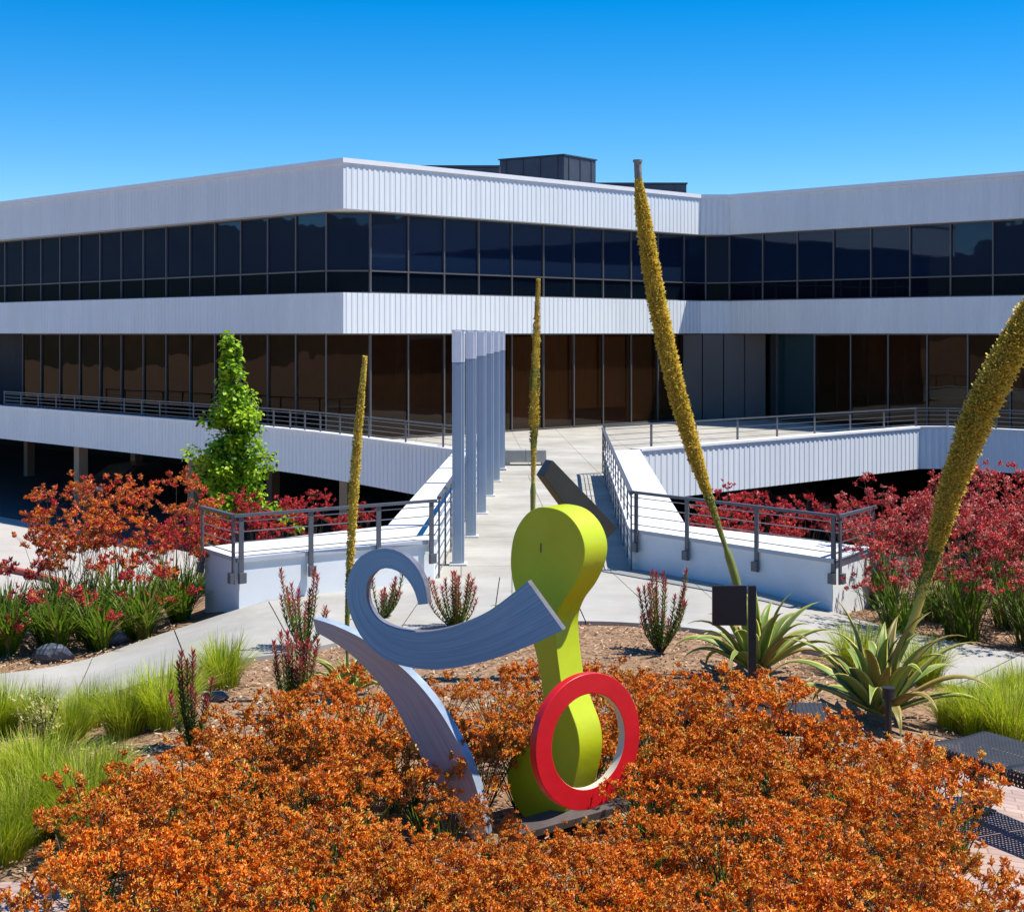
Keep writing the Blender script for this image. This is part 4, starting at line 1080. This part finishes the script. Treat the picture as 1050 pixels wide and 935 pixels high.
rock(118, 661, .17, .15, .13, 2, 'smaller dark slate rock under the strappy leaves by the left path')
rock(222, 716, .15, .11, .05, 3, 'flat pale slate stone lying on mulch under a lime grass clump')
rock(430 - 310, 838 - 90, .01, .01, .01, 4, 'x') if False else None

# sign, path light, benches
p0 = gnd(771, 719); t = thing('garden_sign', 'blank black square sign on a single post in front of the agave', 'sign', p0)
Yp = p0.y; k = Yp / F
m = MB(); m.box((0, 0, (719 - 600) * k / 2), (.068, .05, (719 - 600) * k)); bevel(m.build('post', M['black'], t), .004)
m = MB(); zc = CZ - (620.5 - HOR) * k - p0.z; m.box(((752 - 771) * k - .035, -.0, zc), (.30, .03, 41 * k)); bevel(m.build('sign_panel', M['black'], t), .004)
p0 = gnd(911, 762); t = thing('path_light', 'short black bollard path light in front of the right agave', 'path light', p0); k = p0.y / F
m = MB(); m.tube([(0, 0, 0), (.0, 0, 50 * k)], .026, 12); m.build('post', M['black'], t)
m = MB(); m.tube([(0, 0, 46 * k), (0, 0, 56 * k)], .05, 14); m.tube([(0, 0, 56 * k), (0, 0, 57.5 * k)], .056, 14); m.build('lamp_head', M['black'], t)

def perf_bench(loc, rz, n, label, Lm=.66):
    # local: x along the bench, y across it; n modules of 0.62 m, each a perforated sheet with rolled edges
    t = thing('metal_bench', label, 'bench', loc, rz, 'perforated metal benches'); W_ = .60
    for q in range(n):
        m = MB(); x0 = q * (Lm + .03) + .0; prof = [(-.30, .345), (-.315, .39), (-.30, .435), (-.26, .45), (0, .438), (.26, .45), (.30, .435), (.315, .39), (.30, .345)]
        prof = catmull(prof, 6, False); NX = 44
        # open diamond net: strands crossing each way over the curved sheet
        ds = [0]
        for a, b in zip(prof, prof[1:]): ds.append(ds[-1] + math.dist(a, b))
        tot = ds[-1]
        def pt(x, s):
            s = min(max(s, 0), tot); j = 0
            while j < len(ds) - 2 and ds[j + 1] < s: j += 1
            f = (s - ds[j]) / (ds[j + 1] - ds[j]); return Vector((x0 + x, prof[j][0] + (prof[j + 1][0] - prof[j][0]) * f, prof[j][1] + (prof[j + 1][1] - prof[j][1]) * f))
        stp = .030; nS = int(tot / stp); nXx = int(Lm / stp); hw = .0062
        for i in range(nXx):
            for j in range(nS):
                xa, xb = i * Lm / nXx, (i + 1) * Lm / nXx; sa, sb = j * tot / nS, (j + 1) * tot / nS; mx_, ms = (xa + xb) / 2, (sa + sb) / 2
                g_ = .0085
                c4 = [pt(xa, sa), pt(xb, sa), pt(xb, sb), pt(xa, sb)]; i4 = [pt(mx_, sa + .0088), pt(xb - .0088, ms), pt(mx_, sb - .0088), pt(xa + .0088, ms)]
                m.add(c4 + i4, [(0, 1, 4), (1, 5, 4), (1, 2, 5), (2, 6, 5), (2, 3, 6), (3, 7, 6), (3, 0, 7), (0, 4, 7)])
        so_ = m.build('seat', M['mesh'], t)
        for xx in (0, Lm):
            m = MB(); m.tube([pt(xx, tot * k / 24) + Vector((0, 0, -.006)) for k in range(25)], .012, 6); m.build('seat_edge', M['black'], so_)
    Lt = n * (Lm + .03)
    m = MB(); m.bar((.05, 0, .40), (Lt - .08, 0, .40), .06, .05); m.build('beam', M['black'], t)
    for xx in [.16 + k * (Lt - .32) / max(1, n - 1) for k in range(max(2, n))] if n > 1 else [.33]:
        m = MB(); m.box((xx, 0, .20), (.07, .07, .37)); m.box((xx, 0, .006), (.2, .16, .012)); bevel(m.build('leg', M['black'], t), .004)
A_ = Vector((3.03, 10.42, 0)); dirv = Vector((.52, -.85)); 
perf_bench((A_.x, A_.y, gz(A_.x, A_.y) + .02), math.atan2(dirv.y, dirv.x), 3, 'black perforated metal bench on brick paving at the right edge')
perf_bench((1.27, 11.25, 0), R(-5), 2, 'perforated metal bench nearly hidden behind the orange flowers', .5)
